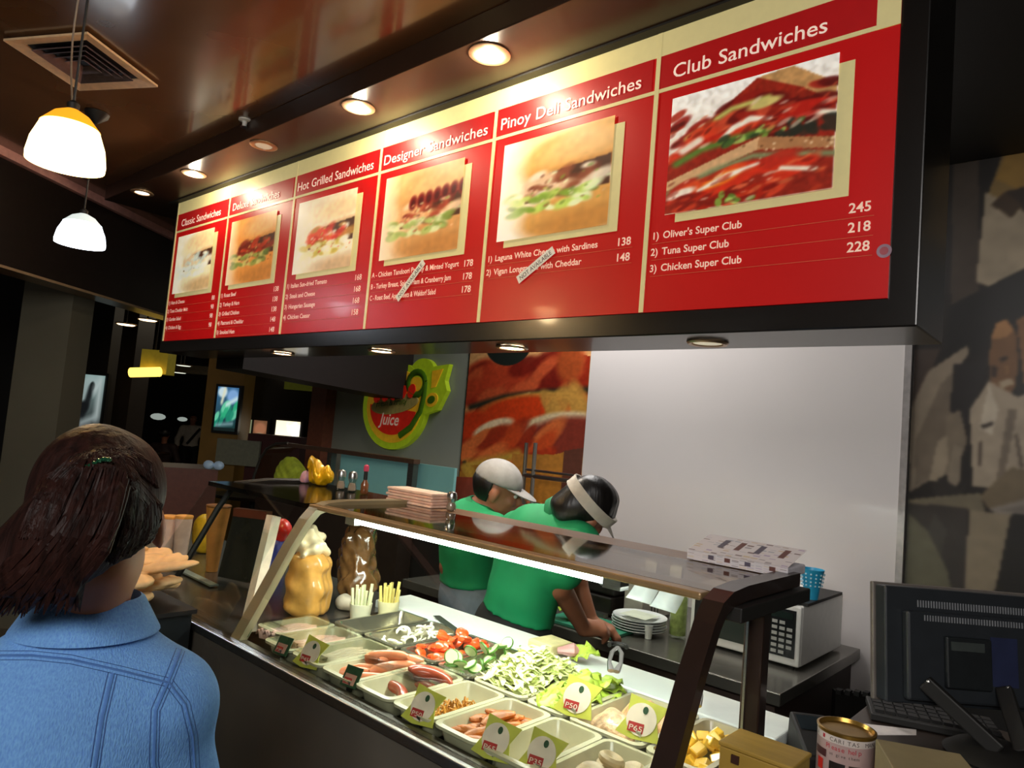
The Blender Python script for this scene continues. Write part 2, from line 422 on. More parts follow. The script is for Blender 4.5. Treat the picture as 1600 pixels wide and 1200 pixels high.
downlight('lit recessed downlight nearest the left end of the bulkhead over the menu sign', -3.95, 1.637, ZB, 0.045, 30, 'downlights over the menu sign', 8.5, 70, tilt=(14, 0))
downlight('unlit recessed downlight in the bulkhead over the third menu panel', -3.20, 1.637, ZB, 0.045, 0.25, 'downlights over the menu sign')
downlight('lit recessed downlight in the bulkhead over the designer sandwiches panel', -2.44, 1.637, ZB, 0.047, 30, 'downlights over the menu sign', 8.5, 70, tilt=(14, 0))
downlight('large lit recessed downlight in the bulkhead, the nearest one over the deli panel', -1.695, 1.637, ZB, 0.05, 30, 'downlights over the menu sign', 8.5, 70, tilt=(14, 0))
downlight('dim recessed downlight at the far left end of the bulkhead past the sign', -4.62, 1.62, ZB, 0.045, 3.0, 'downlights over the menu sign')
ZS = 1.913
for lb, x, lit, sp in (('lit downlight under the sign box, leftmost of the four', -3.42, 14, 10), ('lit downlight under the sign box above the round juice sign', -2.58, 20, 14),
                       ('lit downlight under the sign box above the sandwich poster', -1.79, 20, 14), ('unlit downlight under the sign box above the white wall', -0.995, 0.4, 0)):
    downlight(lb, x, 1.985, ZS, 0.05, lit, 'downlights under the sign box', sp, 120, rr=1.25, col=(1.0, 0.9, 0.76))

# ------------------------------------------------------------------ ceiling vent
vt = thing('ceiling_vent', 'square cream air vent set in the brown ceiling', 'air vent', (-3.27, 0.866, 2.965))
vc = [Vector((-3.35,0.606,0)), Vector((-2.986,0.788,0)), Vector((-3.199,1.131,0)), Vector((-3.567,0.941,0))]
cc = sum(vc, Vector())/4
def vring(k): return [cc+(p-cc)*k for p in vc]
m_vent = mat('cream_vent_metal', '#f2cda0', 0.45)
def frame(mb, ka, kb, za, zb, th):
    A, B = vring(ka), vring(kb)
    for i in range(4):
        j = (i+1) % 4
        p = [A[i]+Z_*za, A[j]+Z_*za, B[j]+Z_*zb, B[i]+Z_*zb]
        mb.hexa(p, [v+Z_*th for v in p])
    return mb
obj('vent_frame', frame(MB(), 1.0, 0.74, 2.945, 2.955, 0.009), m_vent, vt)
obj('vent_duct', MB().prism([tuple(p+Z_*2.960) for p in vring(0.76)], (0,0,0.004)), mat('duct_dark', '#1b1c26', 0.6), vt)
for i, k in enumerate((0.66, 0.52, 0.38, 0.24)):
    obj('vent_slat', frame(MB(), k, k-0.085, 2.940-0.002*i, 2.956, 0.003), mat('vent_slat_metal', '#7d6f72', 0.4, 0.4), vt)
t = thing('sprinkler_head', 'small pale sprinkler head on the ceiling by the bulkhead', 'sprinkler', tuple(at_z(383, 187, 2.965)))
p = at_z(383, 187, 2.965)
obj('sprinkler_body', MB().lathe([(0.03,0),(0.03,-0.006),(0.012,-0.01),(0.010,-0.035)], p, 14), m_white, t)
obj('deflector', MB().lathe([(0.018,-0.036),(0.018,-0.038)], p, 12), m_steel, t)

# ------------------------------------------------------------------ pendant lamps
def pendant(label, c, r, h, ecol, es, pw, pcol, tcol, name='pendant_lamp'):
    t = thing(name, label, 'pendant lamp', (c.x, c.y, c.z))
    out = [(0.018, h*0.62), (r*0.45, h*0.52), (r*0.75, h*0.30), (r*0.93, 0.0), (r*1.0, -h*0.28), (r*0.99, -h*0.38)]
    obj('shade_top', MB().lathe([(x*1.006+0.001, y+0.001) for x, y in out[:3]], c, 36), emis('shade_top_'+ecol[1:], tcol, 1.1), t)
    prof = out+[(r*0.95, -h*0.38), (r*0.88, 0.0), (r*0.70, h*0.26), (r*0.40, h*0.47), (0.012, h*0.57)]
    obj('lamp_shade', MB().lathe(prof, c, 36), emis('shade_glow_'+ecol[1:], ecol, es), t)
    obj('socket', MB().lathe([(0.016, h*0.56), (0.018, h*0.74), (0.006, h*0.8)], c, 14), m_blackmat, t)
    obj('cord', MB().tube([c+Z_*h*0.78, Vector((c.x, c.y, 2.945))], 0.004, 6), m_blackmat, t)
    obj('ceiling_rose', MB().lathe([(0.008, 2.91-c.z), (0.05, 2.945-c.z), (0.055, 2.963-c.z)], c, 20), m_blackmat, t)
    obj('bulb', MB().ball(c+Z_*h*0.05, r*0.3, 14), emis('bulb_glow', '#fff6e0', 20), t)
    d = bpy.data.lights.new('lamp_point', 'POINT'); d.energy = pw; d.color = pcol; d.shadow_soft_size = 0.06
    o = bpy.data.objects.new('lamp_point', d); COL.objects.link(o); o.parent = t; o.location = (0, 0, -h*0.45)
    return t
l1 = pendant('glowing yellow dome pendant lamp hanging below the vent', Vector((-2.499,0.648,2.360)), 0.108, 0.175, '#ffdf96', 7, 13, (1.0, 0.72, 0.38), '#f0a020')
pts = []
for i in range(9):
    a = i/8; pts.append(Vector((-2.499-0.10*math.sin(a*3.14)*0.6, 0.648-0.02*a, 2.47+0.47*a)))
obj('loose_wire', MB().tube(pts, 0.003, 6), mat('pale_wire', '#8a7660', 0.5), l1)
pendant('white glowing dome pendant lamp, smaller and further off on the left', Vector((-3.809,1.090,2.368)), 0.108, 0.15, '#e6f2ff', 5, 5, (0.85, 0.92, 1.0), '#c8d2d0')

# ================================================================== the menu sign
sg = thing('menu_sign', 'long black framed sign box of six red menu panels hung above the counter', 'menu sign', (-2.52, 1.98, 1.915))
obj('housing', MB().box(-4.65, -0.40, 1.845, 2.13, 1.915, 2.874), mat('sign_housing', '#120f0d', 0.3, coat=0.3), sg, 0.004)
m_red = mat('menu_red_film', '#b80a0b', 0.40, var=0.06, scale=3, coat=0.05, emit=0.26)
m_redd = mat('menu_header_red', '#a80f12', 0.42, var=0.04, coat=0.0, emit=0.26)
m_txt = mat('menu_lettering', '#f4d9c8', 0.5, emit=0.4)
m_txt2 = mat('menu_lettering_small', '#f2cdb8', 0.5, emit=0.35)
m_pic = art_mat('menu_photograph', 0.35)
PW, PX0, PZ0, PZ1 = 0.6895, -4.600, 1.985, 2.872
YF = 1.838
def club():
    a = Art(150, 116, '#efe6da').grad('#e3cdb0', '#f4efe6', 1)
    a.poly([(0,0),(0,0.45),(0.25,0.72),(0.55,0.98),(0.75,0.93),(1,0.70),(1,0)], '#8e2416')
    a.poly([(0.55,0.98),(0.75,1.0),(1,0.78),(1,0.64),(0.8,0.82)], '#b98a55').noise(0.12, 3)
    a.blobs(26, (0.02,0.7,0.5,0.85), (0.05,0.11), ['#8c1b14','#a52c1c','#5f130f','#c2472c'], 2.4, (20,45))
    a.blobs(10, (0.5,0.98,0.55,0.82), (0.06,0.12), ['#7a1512','#9c2217','#5a100e'], 2.2, (-30,0))
    a.band([(0.12,0.62),(0.4,0.78),(0.62,0.80)], 0.02, '#b8b45e', 0.03); a.ell(0.6,0.76,0.1,0.035,10,'#c9b86b',0.5)
    a.blobs(9, (0.05,0.5,0.48,0.66), (0.08,0.14), ['#cf3a1e','#d9502a','#b82314'], 3, (15,35))
    a.band([(0.33,0.53),(0.42,0.62),(0.52,0.66),(0.64,0.63)], [0.012,0.022,0.025,0.01], '#efe3cf', 0.02)
    a.band([(0.76,0.58),(0.88,0.60),(1.0,0.56)], 0.018, '#e8dfc8', 0.02); a.blobs(4, (0.75,0.98,0.6,0.7), (0.08,0.12), ['#b41f14'], 3, (-15,5))
    a.band([(0.1,0.52),(0.2,0.58)], 0.03, '#e9d4be', 0.03)
    a.band([(0.06,0.42),(0.22,0.50),(0.42,0.53),(0.62,0.54)], 0.028, '#58752e', 0.04); a.blobs(14, (0.36,0.8,0.46,0.56), (0.03,0.06), ['#6f9038','#44602a','#9db85a','#2c3a22'], 2, (0,60))
    a.blobs(8, (0.7,1.0,0.45,0.55), (0.05,0.08), ['#26281f','#3a2a20'], 2)
    a.poly([(0,0.28),(0.5,0.47),(0.58,0.50),(1,0.38),(1,0.30),(0.57,0.40),(0,0.20)], '#cfa374').poly([(0.58,0.50),(1,0.38),(1,0.30),(0.57,0.40)], '#a8754b')
    a.blobs(30, (0.45,1,0.3,0.46), (0.005,0.012), ['#6b4326','#e0bf94'], 1)
    a.band([(0,0.17),(0.3,0.30),(0.55,0.36),(1,0.26)], 0.02, '#7c8a5e', 0.04)
    a.blobs(14, (0.02,0.9,0.12,0.30), (0.09,0.16), ['#cf3018','#da4a20','#a81a10','#b7291a'], 3, (5,30))
    a.ell(0.36,0.22,0.13,0.045,20,'#e8761f',0.5)
    a.band([(0.22,0.16),(0.4,0.24),(0.58,0.29)], [0.012,0.024,0.01], '#f0e4cf', 0.02); a.ell(0.1,0.16,0.1,0.035,15,'#eedcc6',0.5)
    a.band([(0.72,0.22),(0.9,0.17)], 0.016, '#e9dfc6', 0.02)
    a.blobs(22, (0.0,0.7,0.0,0.14), (0.05,0.1), ['#a5200f','#c53d22','#7b150e','#d8603c'], 3.2, (5,40)); a.blobs(8, (0.3,0.62,0.02,0.12), (0.02,0.045), ['#7fa03e','#a9c765','#5a7a2c'], 1.6)
    a.blobs(60, (0.0,1.0,0.52,0.80), (0.015,0.05), ['#7c1b12','#b5321c','#d2603a','#e8cdb4','#4e120d','#c0442a'], 2.6, (10,50), 0.6, 0.55)
    a.blobs(60, (0.0,0.95,0.02,0.28), (0.015,0.05), ['#8c1f12','#c6401f','#e07a4a','#f0d8bc','#6a150d'], 2.8, (5,40), 0.6, 0.5)
    return a.blur(1).noise(0.06, 4)
def bun(bg0, bg1, crust, fill, leaf, z=0.5, grill=False):
    a = Art(110, 100, bg0).grad(bg1, bg0, 1)
    a.ell(0.78,z+0.25,0.60,0.27,4,crust,0.22); a.ell(0.74,z+0.34,0.42,0.15,4,'#e8bf84',0.9,0.6); a.ell(0.86,z+0.10,0.5,0.09,4,'#a8672c',0.7,0.6)
    a.ell(0.78,z-0.30,0.58,0.22,6,crust,0.3); a.ell(0.8,z-0.40,0.45,0.12,4,'#a8672c',0.9,0.45)
    a.poly([(0.24,z+0.04),(0.5,z+0.13),(1,z+0.18),(1,z-0.10),(0.25,z-0.14)], '#4a2a1c')
    a.blobs(34, (0.26,1.0,z-0.10,z+0.12), (0.05,0.12), fill, 2.2, (0,35), 0.8)
    if grill:
        for i in range(7): a.ell(0.40+0.10*i,z+0.14+0.012*i,0.05,0.085,-8,'#7a1f1c',0.5); a.ell(0.40+0.10*i,z+0.13+0.012*i,0.028,0.05,-8,'#4c1413',0.5)
    a.blobs(36, (0.08,0.95,z-0.24,z-0.06), (0.04,0.09), leaf, 2.0, (-20,40), 0.7)
    a.blobs(40, (0.3,1.0,z-0.22,z+0.12), (0.012,0.035), fill+leaf, 2.0, (0,50), 0.6, 0.6)
    return a.blur(1).noise(0.05, 5)
pics = [bun('#fbf3d6', '#fff6dd', '#f0e2b4', ['#c9d4c8','#e2c79a','#b8c9c4','#f0e6c8'], ['#dfe5d6','#f2ecd0'], 0.5),
        bun('#e59a48', '#efb070', '#dc8c40', ['#b4371d','#6e2417','#c8502f','#8a3320'], ['#8a9142','#c7b866','#5f6a30'], 0.5),
        bun('#ecd9b6', '#f2e2bd', '#f2e3c2', ['#cf2a1a','#e0482a','#f1e6cf','#b8813c'], ['#efe0a8','#c9b04a','#f4ead0'], 0.45),
        bun('#dba86c', '#e9c798', '#cf9457', ['#a5442e','#d9a06a','#6c2c20','#e8c39a'], ['#a8b463','#d3d69c','#7a8a3a'], 0.48, True),
        bun('#f2c98e', '#f4e6cf', '#d39a50', ['#8c4a30','#d9b48e','#6a3222','#e2d2b8'], ['#7c9a34','#b5cc5c','#e4eebc','#566f28'], 0.48),
        club()]
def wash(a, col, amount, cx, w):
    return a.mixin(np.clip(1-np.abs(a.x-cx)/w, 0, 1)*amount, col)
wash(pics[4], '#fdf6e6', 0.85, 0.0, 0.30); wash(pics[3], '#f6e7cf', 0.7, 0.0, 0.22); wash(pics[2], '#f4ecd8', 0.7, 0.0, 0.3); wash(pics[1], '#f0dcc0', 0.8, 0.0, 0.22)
titles = ['Classic Sandwiches', 'Deluxe Sandwiches', 'Hot Grilled Sandwiches', 'Designer Sandwiches', 'Pinoy Deli Sandwiches', 'Club Sandwiches']
items = [[('1) Ham & Cheese', '88'), ('2) Tuna Cheddar Melt', '98'), ('3) Garden Salad', '98'), ('4) Chicken & Egg', '98')],
         [('1) Roast Beef', '138'), ('2) Turkey & Ham', '138'), ('3) Grilled Chicken', '138'), ('4) Pastrami & Cheddar', '148'), ('5) Smoked Ham', '148')],
         [('1) Italian Sun-dried Tomato', '168'), ('2) Steak and Cheese', '168'), ('3) Hungarian Sausage', '168'), ('4) Chicken Caesar', '158')],
         [('A - Chicken Tandoori Parsley & Minted Yogurt', '178'), ('B - Turkey Breast, Spiced Ham & Cranberry Jam', '178'), ('C - Roast Beef, Apple Beets & Waldorf Salad', '178')],
         [('1)  Laguna White Cheese with Sardines', '138'), ('2)  Vigan Longganisa with Cheddar', '148')],
         [("1)  Oliver's Super Club", '245'), ('2)  Tuna Super Club', '218'), ('3)  Chicken Super Club', '228')]]
for i in range(6):
    x0 = PX0+PW*i; x1 = x0+PW
    p = obj('menu_panel', MB().box(x0+0.001, x1-0.001, YF, YF+0.006, PZ0, PZ1), m_red, sg)
    mb = MB().box(x0, x0+0.015, YF-0.003, YF, PZ0, PZ1).box(x0+0.015, x1, YF-0.002, YF, 2.790, PZ1).box(x0+0.015, x1, YF-0.002, YF, 2.672, 2.684)
    if i == 5: mb.box(x1-0.055, x1, YF-0.0025, YF, 2.672, PZ1)
    obj('cream_border', mb, m_cream, p)
    obj('header_band', MB().box(x0+0.015, x1-(0.055 if i == 5 else 0.012), YF-0.0015, YF, 2.684, 2.790), m_redd, p)
    tw = [0.52, 0.50, 0.62, 0.63, 0.605, 0.455][i]; tx = [0.08, 0.05, 0.03, 0.03, 0.035, 0.06][i]
    ws = [text('title_word', w, (0, YF-0.004, 2.706), X_, Z_, 0.062, m_txt, p, bold=0.0004) for w in titles[i].split()]
    ext = [max(v.co.x for v in o.data.vertices) for o in ws]; tot = sum(ext)+0.020*(len(ws)-1); off = 0
    for o, e in zip(ws, ext):
        for v in o.data.vertices: v.co.x = x0+tx+(off+v.co.x)*tw/tot
        off += e+0.020
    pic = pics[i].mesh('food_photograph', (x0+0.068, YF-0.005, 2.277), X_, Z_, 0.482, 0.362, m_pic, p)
    obj('photo_backing', MB().box(x0+0.102, x0+0.588, YF-0.002, YF, 2.252, 2.610), m_cream, p)
    lines = MB(); dz = 0.050 if i > 2 else 0.052
    for j, (nm, pr) in enumerate(items[i]):
        z = (2.207 if i > 2 else 2.212)-dz*j
        if nm[1] in ') ' and i != 3:
            text('item_number', nm[:2], (x0+0.028, YF-0.003, z), X_, Z_, 0.031, m_txt2, p, bold=0.0005); nm = nm[2:].strip(); xo = 0.038
        else: xo = 0.0
        text('item_line', nm, (x0+0.028+xo, YF-0.003, z), X_, Z_, 0.031, m_txt2, p, width={3: [0.54, 0.50, 0.42][j]}.get(i) if i == 3 else None, bold=0.0005)
        text('price', pr, (x1-0.045, YF-0.003, z-0.005+(0.004 if i == 5 else 0)), X_, Z_, 0.036, m_txt2, p, align='RIGHT', bold=0.0006)
        lines.box(x0+0.03, x1-0.04, YF-0.001, YF, z-0.014, z-0.0128)
    obj('rule_lines', lines, mat('rule_line', '#d9764f', 0.5), p)
# paper strips stuck over sold-out items
def strip(label, a, b, w, shiny):
    a = Vector(a); b = Vector(b); d = (b-a).normalized(); u = Vector((-d.z, 0, d.x)); L = (b-a).length
    t = thing('sold_out_sticker', label, 'sticker', tuple((a+b)/2))
    q = [a-u*w/2, b-u*w/2, b+u*w/2, a+u*w/2]
    obj('paper_strip', MB().prism([p+Vector((0,-0.0012,0)) for p in q], (0, 0.0012, 0)), mat('sticker_paper', '#fbf6ea', 0.25 if shiny else 0.5, var=0.05), t)
    text('sticker_text', 'NOT AVAILABLE', a+d*L*0.06-u*w*0.28+Vector((0,-0.0016,0)), d, u, w*0.75, mat('sticker_ink', '#2b2420', 0.6), t, width=L*0.86)
strip('white strip sticker slanting across the first items of the deli panel', (-1.652, YF-0.0065, 2.125), (-1.500, YF-0.0065, 2.218), 0.030, False)
strip('shiny white strip sticker slanting across the designer sandwiches list', (-2.312, YF-0.0065, 2.100), (-2.165, YF-0.0065, 2.245), 0.030, True)
t = thing('round_seal', 'small pale round seal at the right edge of the club panel', 'sticker', (-0.476, YF, 2.101))
obj('seal_disc', MB().lathe([(0.017, 0), (0.017, 0.001)], (0,0,0), 24, Matrix.Translation((-0.476, YF-0.0005, 2.101)) @ Matrix.Rotation(R_(90), 4, 'X')), mat('seal_blue', '#a58a9c', 0.4), t)
obj('seal_centre', MB().lathe([(0.010, 0), (0.010, 0.0016)], (0,0,0), 20, Matrix.Translation((-0.476, YF-0.0005, 2.101)) @ Matrix.Rotation(R_(90), 4, 'X')), mat('seal_pink', '#b05a66', 0.4), t)

# ================================================================== pictures on the back wall
po = thing('sandwich_poster', 'tall poster of a stacked sandwich on the back wall beside the white panel', 'poster', (-3.0, 3.49, 1.25))
a = Art(130, 170, '#c98a4c').grad('#b9874a', '#cf9a62', 1)
a.poly([(0,0.45),(0.3,0.75),(0.75,0.95),(1,0.9),(1,0.2),(0,0.05)], '#8a2613')
a.blobs(40, (0,0.9,0.62,0.86), (0.08,0.18), ['#8c2414','#a83a20','#6a1a12','#b8502c'], 2.2, (15,50)); a.ell(0.85,0.86,0.1,0.12,0,'#96431f',0.5)
a.band([(0.05,0.56),(0.35,0.64),(0.7,0.68),(1,0.70)], 0.02, '#2a2a1e', 0.03); a.band([(0.35,0.6),(0.55,0.66)], 0.012, '#c8b58a', 0.02)
a.ell(0.55,0.56,0.45,0.11,8,'#b98a3c',0.2); a.ell(0.5,0.55,0.36,0.10,6,'#c13a14',0.35); a.blobs(6, (0.7,1,0.55,0.66), (0.1,0.16), ['#b3853c','#a87434'], 2.2)
a.ell(0.80,0.45,0.34,0.11,8,'#c9b48c',0.2); a.ell(0.86,0.41,0.34,0.12,8,'#7a2f22',0.3)
a.ell(0.08,0.44,0.16,0.10,10,'#c23814',0.4); a.ell(0.27,0.43,0.18,0.055,18,'#dcc39c',0.3); a.ell(0.24,0.39,0.15,0.035,18,'#c9752c',0.5)
a.blobs(26, (0,0.75,0.22,0.40), (0.09,0.2), ['#b8431c','#8e2a14','#cf6a34','#a83418'], 3.0, (20,50))
a.band([(0.0,0.16),(0.3,0.22),(0.5,0.28)], 0.03, '#b59038', 0.05)
a.poly([(0.45,0.28),(0.78,0.30),(1,0.36),(1,0.0),(0.5,0.0)], '#a8702c').poly([(0.86,0.33),(1,0.36),(1,0),(0.86,0)], '#5a3428').poly([(0,0),(0,0.16),(0.45,0.22),(0.5,0)], '#9a6a24')
a.blobs(10, (0,0.4,0.05,0.22), (0.04,0.08), ['#7a2616','#b59038','#30291c'], 2.0); a.noise(0.08, 2)
a.ell(0.34,1.0,0.205,0.155,0,'#1d231f',0.03)
a.mesh('poster_print', (-3.535, 3.489, 1.18), X_, Z_, 1.035, 1.02, art_mat('poster_print', 0.0, 0.3), po)
obj('poster_board', MB().box(-3.54, -2.49, 3.4895, 3.4985, 1.18, 2.6), m_blackmat, po)
text('poster_text', 'OLIVER\'S', (-3.34, 3.486, 2.135), X_, Z_, 0.075, mat('badge_text', '#b9a98a', 0.5), po, width=0.33, bold=0.0005)

js = thing('juice_sign', 'round green and red watermelon shaped juice sign on the grey wall', 'sign', (-4.2, 3.44, 1.6))
JC = Vector((-4.255, 3.45, 1.725))
def disc(name, cx, cz, rx, rz, y, th, m, par, rot=0, n=40, a0=0, a1=360):
    pts = []
    for k in range(n+1 if a1-a0 < 360 else n):
        tt = R_(a0+(a1-a0)*k/n); px, pz = rx*math.cos(tt), rz*math.sin(tt); c, s = math.cos(R_(rot)), math.sin(R_(rot))
        pts.append((cx+px*c-pz*s, y, cz+px*s+pz*c))
    return obj(name, MB().prism(pts, (0, th, 0)), m, par)
m_lime = mat('lime_sign', '#9bb41c', 0.35, emit=0.18); m_yel = mat('yellow_sign', '#d9a51e', 0.35, emit=0.15); m_rsg = mat('red_sign', '#c6200f', 0.35, emit=0.15)
m_grn = mat('green_sign', '#4d7a12', 0.4)
disc('sign_rim', -4.285, 1.735, 0.375, 0.335, 3.455, 0.045, m_lime, js)
disc('sign_rind', -4.275, 1.735, 0.325, 0.285, 3.448, 0.01, m_yel, js)
disc('sign_flesh', -4.275, 1.735, 0.275, 0.225, 3.442, 0.01, m_rsg, js, a0=180, a1=350)
disc('sign_cream_slice', -4.255, 1.745, 0.275, 0.075, 3.436, 0.01, mat('sign_pale', '#cdbb6a', 0.4), js, rot=8)
for k in range(5):
    disc('sign_letter', -4.46+0.10*k, 1.80+0.012*k, 0.04, 0.055, 3.430, 0.01, m_rsg, js, rot=-20, n=12)
obj('sign_letter_g', MB().tube([Vector((-4.02+0.095*math.cos(R_(t)), 3.44, 1.905+0.085*math.sin(R_(t)))) for t in range(10, 371, 20)]+[Vector((-3.925, 3.44, 1.82)), Vector((-3.95, 3.44, 1.70)), Vector((-4.04, 3.44, 1.58)), Vector((-4.16, 3.44, 1.51))], 0.026, 8, flat=0.4, up=(0,1,0)), m_grn, js)
disc('sign_letter_eye', -4.02, 1.905, 0.055, 0.05, 3.438, 0.01, m_yel, js, n=20)
disc('sign_leaf', -3.99, 1.985, 0.135, 0.11, 3.458, 0.04, m_lime, js)
obj('sign_mark_back', MB().prism([(-3.90,3.452,2.03),(-3.70,3.452,2.05),(-3.73,3.452,1.93),(-3.70,3.452,1.86),(-3.78,3.452,1.72),(-3.92,3.452,1.68),(-3.97,3.452,1.80)], (0,0.04,0)), m_lime, js)
obj('sign_exclamation', MB().prism([(-3.865,3.445,2.0),(-3.755,3.445,2.015),(-3.815,3.445,1.885),(-3.86,3.445,1.875)], (0,0.012,0)), m_yel, js)
disc('sign_dot', -3.845, 1.79, 0.065, 0.05, 3.445, 0.012, m_yel, js, rot=20, n=20)
disc('sign_dot_centre', -3.845, 1.79, 0.04, 0.028, 3.440, 0.01, m_grn, js, rot=20, n=20)
text('sign_text', 'Juice', (-4.40, 3.434, 1.585), X_, Z_, 0.125, mat('sign_white', '#f0d4bc', 0.4, emit=0.1), js, width=0.24, bold=0.002, shear=0.25)
text('sign_text_green', 'Fresh & Fruity', (-4.46, 3.430, 1.715), Vector((1,0,0.10)), Z_, 0.07, m_grn, js, width=0.36, bold=0.0005)

# sepia mural on the right
mu = thing('photo_mural', 'sepia mural of farm people in hats on the wall right of the white panel', 'mural', (0.1, 3.49, 1.0))
a = Art(240, 340, '#191410')
W0, W1, H0, H1 = -0.762, 0.66, 0.85, 2.93
def mpt(px, py):
    p = at_y(px, py, 3.485); return ((p.x-W0)/(W1-W0), (p.z-H0)/(H1-H0))
def mpoly(pts, col, al=1.0): a.poly([mpt(*q) for q in pts], col, al)
mpoly([(1490,210),(1530,150),(1530,460),(1485,490)], '#3a3027')
mpoly([(1545,300),(1600,150),(1720,60),(1760,330),(1640,430),(1560,440),(1530,400)], '#7a6238'); mpoly([(1555,280),(1600,180),(1700,150),(1700,250),(1600,300)], '#8a6a30')
mpoly([(1525,440),(1540,300),(1600,330),(1640,360),(1600,430),(1560,455)], '#948670'); mpoly([(1600,330),(1570,300),(1650,280),(1660,330)], '#2c2117')
mpoly([(1548,320),(1570,300),(1600,320),(1580,340)], '#3a2b1c')
mpoly([(1480,480),(1600,420),(1760,380),(1760,520),(1480,560)], '#120f0d')
mpoly([(1420,545),(1470,545),(1430,640),(1420,680)], '#3b2e26')
mpoly([(1422,640),(1450,580),(1510,540),(1515,550),(1490,590),(1485,640),(1470,740),(1420,770)], '#7f7261'); mpoly([(1430,690),(1470,600),(1500,570),(1490,640),(1470,740),(1430,760)], '#665a4c')
mpoly([(1490,570),(1545,560),(1520,640),(1500,690),(1485,640)], '#1f1b1a')
mpoly([(1480,650),(1500,640),(1512,690),(1490,750),(1475,740)], '#6f6353'); mpoly([(1452,750),(1465,690),(1480,680),(1482,720),(1470,755)], '#8a7d69'); mpoly([(1480,750),(1490,695),(1504,700),(1502,750),(1490,765)], '#7d7160')
mpoly([(1455,760),(1470,745),(1500,765),(1515,745),(1500,780),(1460,775)], '#26211d')
mpoly([(1545,560),(1550,520),(1568,500),(1588,520),(1592,570),(1585,610),(1565,620),(1548,600)], '#6f4f33'); mpoly([(1548,530),(1556,505),(1572,498),(1586,515),(1575,525),(1560,530)], '#9a7048'); mpoly([(1550,570),(1560,575),(1556,590),(1548,588)], '#33241a')
mpoly([(1560,598),(1580,590),(1584,600),(1566,606)], '#a8967c'); mpoly([(1562,560),(1574,556),(1574,562),(1563,566)], '#2e2118'); mpoly([(1570,570),(1578,572),(1576,584),(1570,584)], '#84603c')
mpoly([(1588,500),(1640,470),(1680,540),(1660,600),(1600,600)], '#7a5638')
mpoly([(1515,640),(1545,595),(1590,620),(1640,600),(1760,620),(1760,800),(1600,770),(1520,760)], '#9a8c78'); mpoly([(1545,600),(1560,640),(1550,680),(1530,670)], '#b8ab97'); mpoly([(1575,640),(1590,640),(1570,740),(1555,760)], '#6d6051'); mpoly([(1530,690),(1536,688),(1534,730),(1528,728)], '#4d4137')
mpoly([(1585,680),(1590,678),(1600,730),(1594,735)], '#5a4d40'); mpoly([(1532,665),(1554,658),(1550,664),(1536,670)], '#2c241e')
mpoly([(1530,775),(1580,730),(1640,740),(1640,790),(1545,795)], '#6a5c46')
mpoly([(1420,780),(1530,770),(1540,800),(1420,790)], '#6b624f')
mpoly([(1545,795),(1620,775),(1780,800),(1780,830),(1560,805)], '#837a70'); mpoly([(1560,797),(1600,790),(1700,805),(1700,815)], '#5d554d', 0.5)
mpoly([(1418,785),(1512,795),(1508,940),(1412,940)], '#332d29'); mpoly([(1418,800),(1450,830),(1480,890),(1490,940),(1412,940)], '#5f5c49'); mpoly([(1450,830),(1460,800),(1480,830),(1470,870)], '#3d3833')
mpoly([(1514,797),(1580,803),(1560,900),(1548,950),(1506,950)], '#80745f'); mpoly([(1582,803),(1700,815),(1690,960),(1550,950)], '#191512'); mpoly([(1640,840),(1700,840),(1690,930),(1620,920)], '#5f5240')
a.blur(1).noise(0.05, 5).noise(0.05, 12).blur(1)
a.mesh('mural_print', (W0, 3.484, H0), X_, Z_, W1-W0, H1-H0, art_mat('mural_print', 0.0, 0.4, 0.9), mu)
obj('mural_board', MB().box(W0, W1, 3.4855, 3.4985, 0.1, H1), m_blackmat, mu)
# chrome wall rack over the poster
rk = thing('wall_rack', 'chrome tube rack standing in front of the sandwich poster', 'rack', (-2.7, 3.35, 0.9))
mbk = MB()
for px in (819, 833):
    b = at_y(px, 760, 3.35); tpt = at_y(px+6, 692, 3.35); mbk.tube([Vector((b.x, 3.35, 0.8)), Vector((tpt.x-0.01, 3.35, tpt.z))], 0.013, 8)
obj('upright', mbk, m_steel, rk)
b0, b1 = at_y(818, 742, 3.35), at_y(906, 748, 3.35)
obj('shelf_rail', MB().tube([b0, Vector((b1.x, 3.35, b0.z))], 0.014, 8).tube([b0+Z_*0.035, Vector((b1.x, 3.35, b0.z+0.035))], 0.008, 8), m_steel, rk)
# ================================================================== the sandwich counter and its glass case
XL, XR = -1.90, -0.545
ct = thing('display_counter', 'long dark fronted sandwich counter with slanted glass sneeze guard over food pans', 'display counter', (-1.5, 1.4, 0))
m_front = mat('counter_front_gloss', '#6d675c', 0.2, 0.35, var=0.15, scale=3, coat=0.6)
m_ledge = mat('counter_ledge', '#4a4438', 0.25, 0.6, var=0.1)
obj('front_panel', MB().box(-3.6, XR, 1.005, 1.03, 0.10, 0.945), m_front, ct)
obj('kick_plate', MB().box(-3.6, XR, 1.06, 1.08, 0, 0.10), m_blackmat, ct)
obj('end_panel', MB().box(XR-0.02, XR, 1.03, 1.72, 0, 0.945), m_brownm, ct)
obj('rear_panel', MB().box(-3.6, XR, 1.72, 1.74, 0, 0.955), m_steeld, ct)
obj('front_rail', MB().box(-3.6, XR+0.005, 0.992, 1.006, 0.945, 0.968), m_steel, ct, 0.003)
obj('front_ledge', MB().box(-3.6, XR, 1.007, 1.042, 0.945, 0.966), m_ledge, ct)
obj('well_floor', MB().box(-1.88, XR-0.02, 1.042, 1.575, 0.86, 0.87), m_steeld, ct)
obj('pan_rail', MB().box(-1.88, XR-0.02, 1.288, 1.300, 0.94, 0.978), m_steel, ct)
obj('cutting_board', MB().box(-1.95, XR-0.03, 1.578, 1.735, 0.958, 0.986), mat('white_cutting_board', '#dfe6e0', 0.35, var=0.03), ct, 0.004)
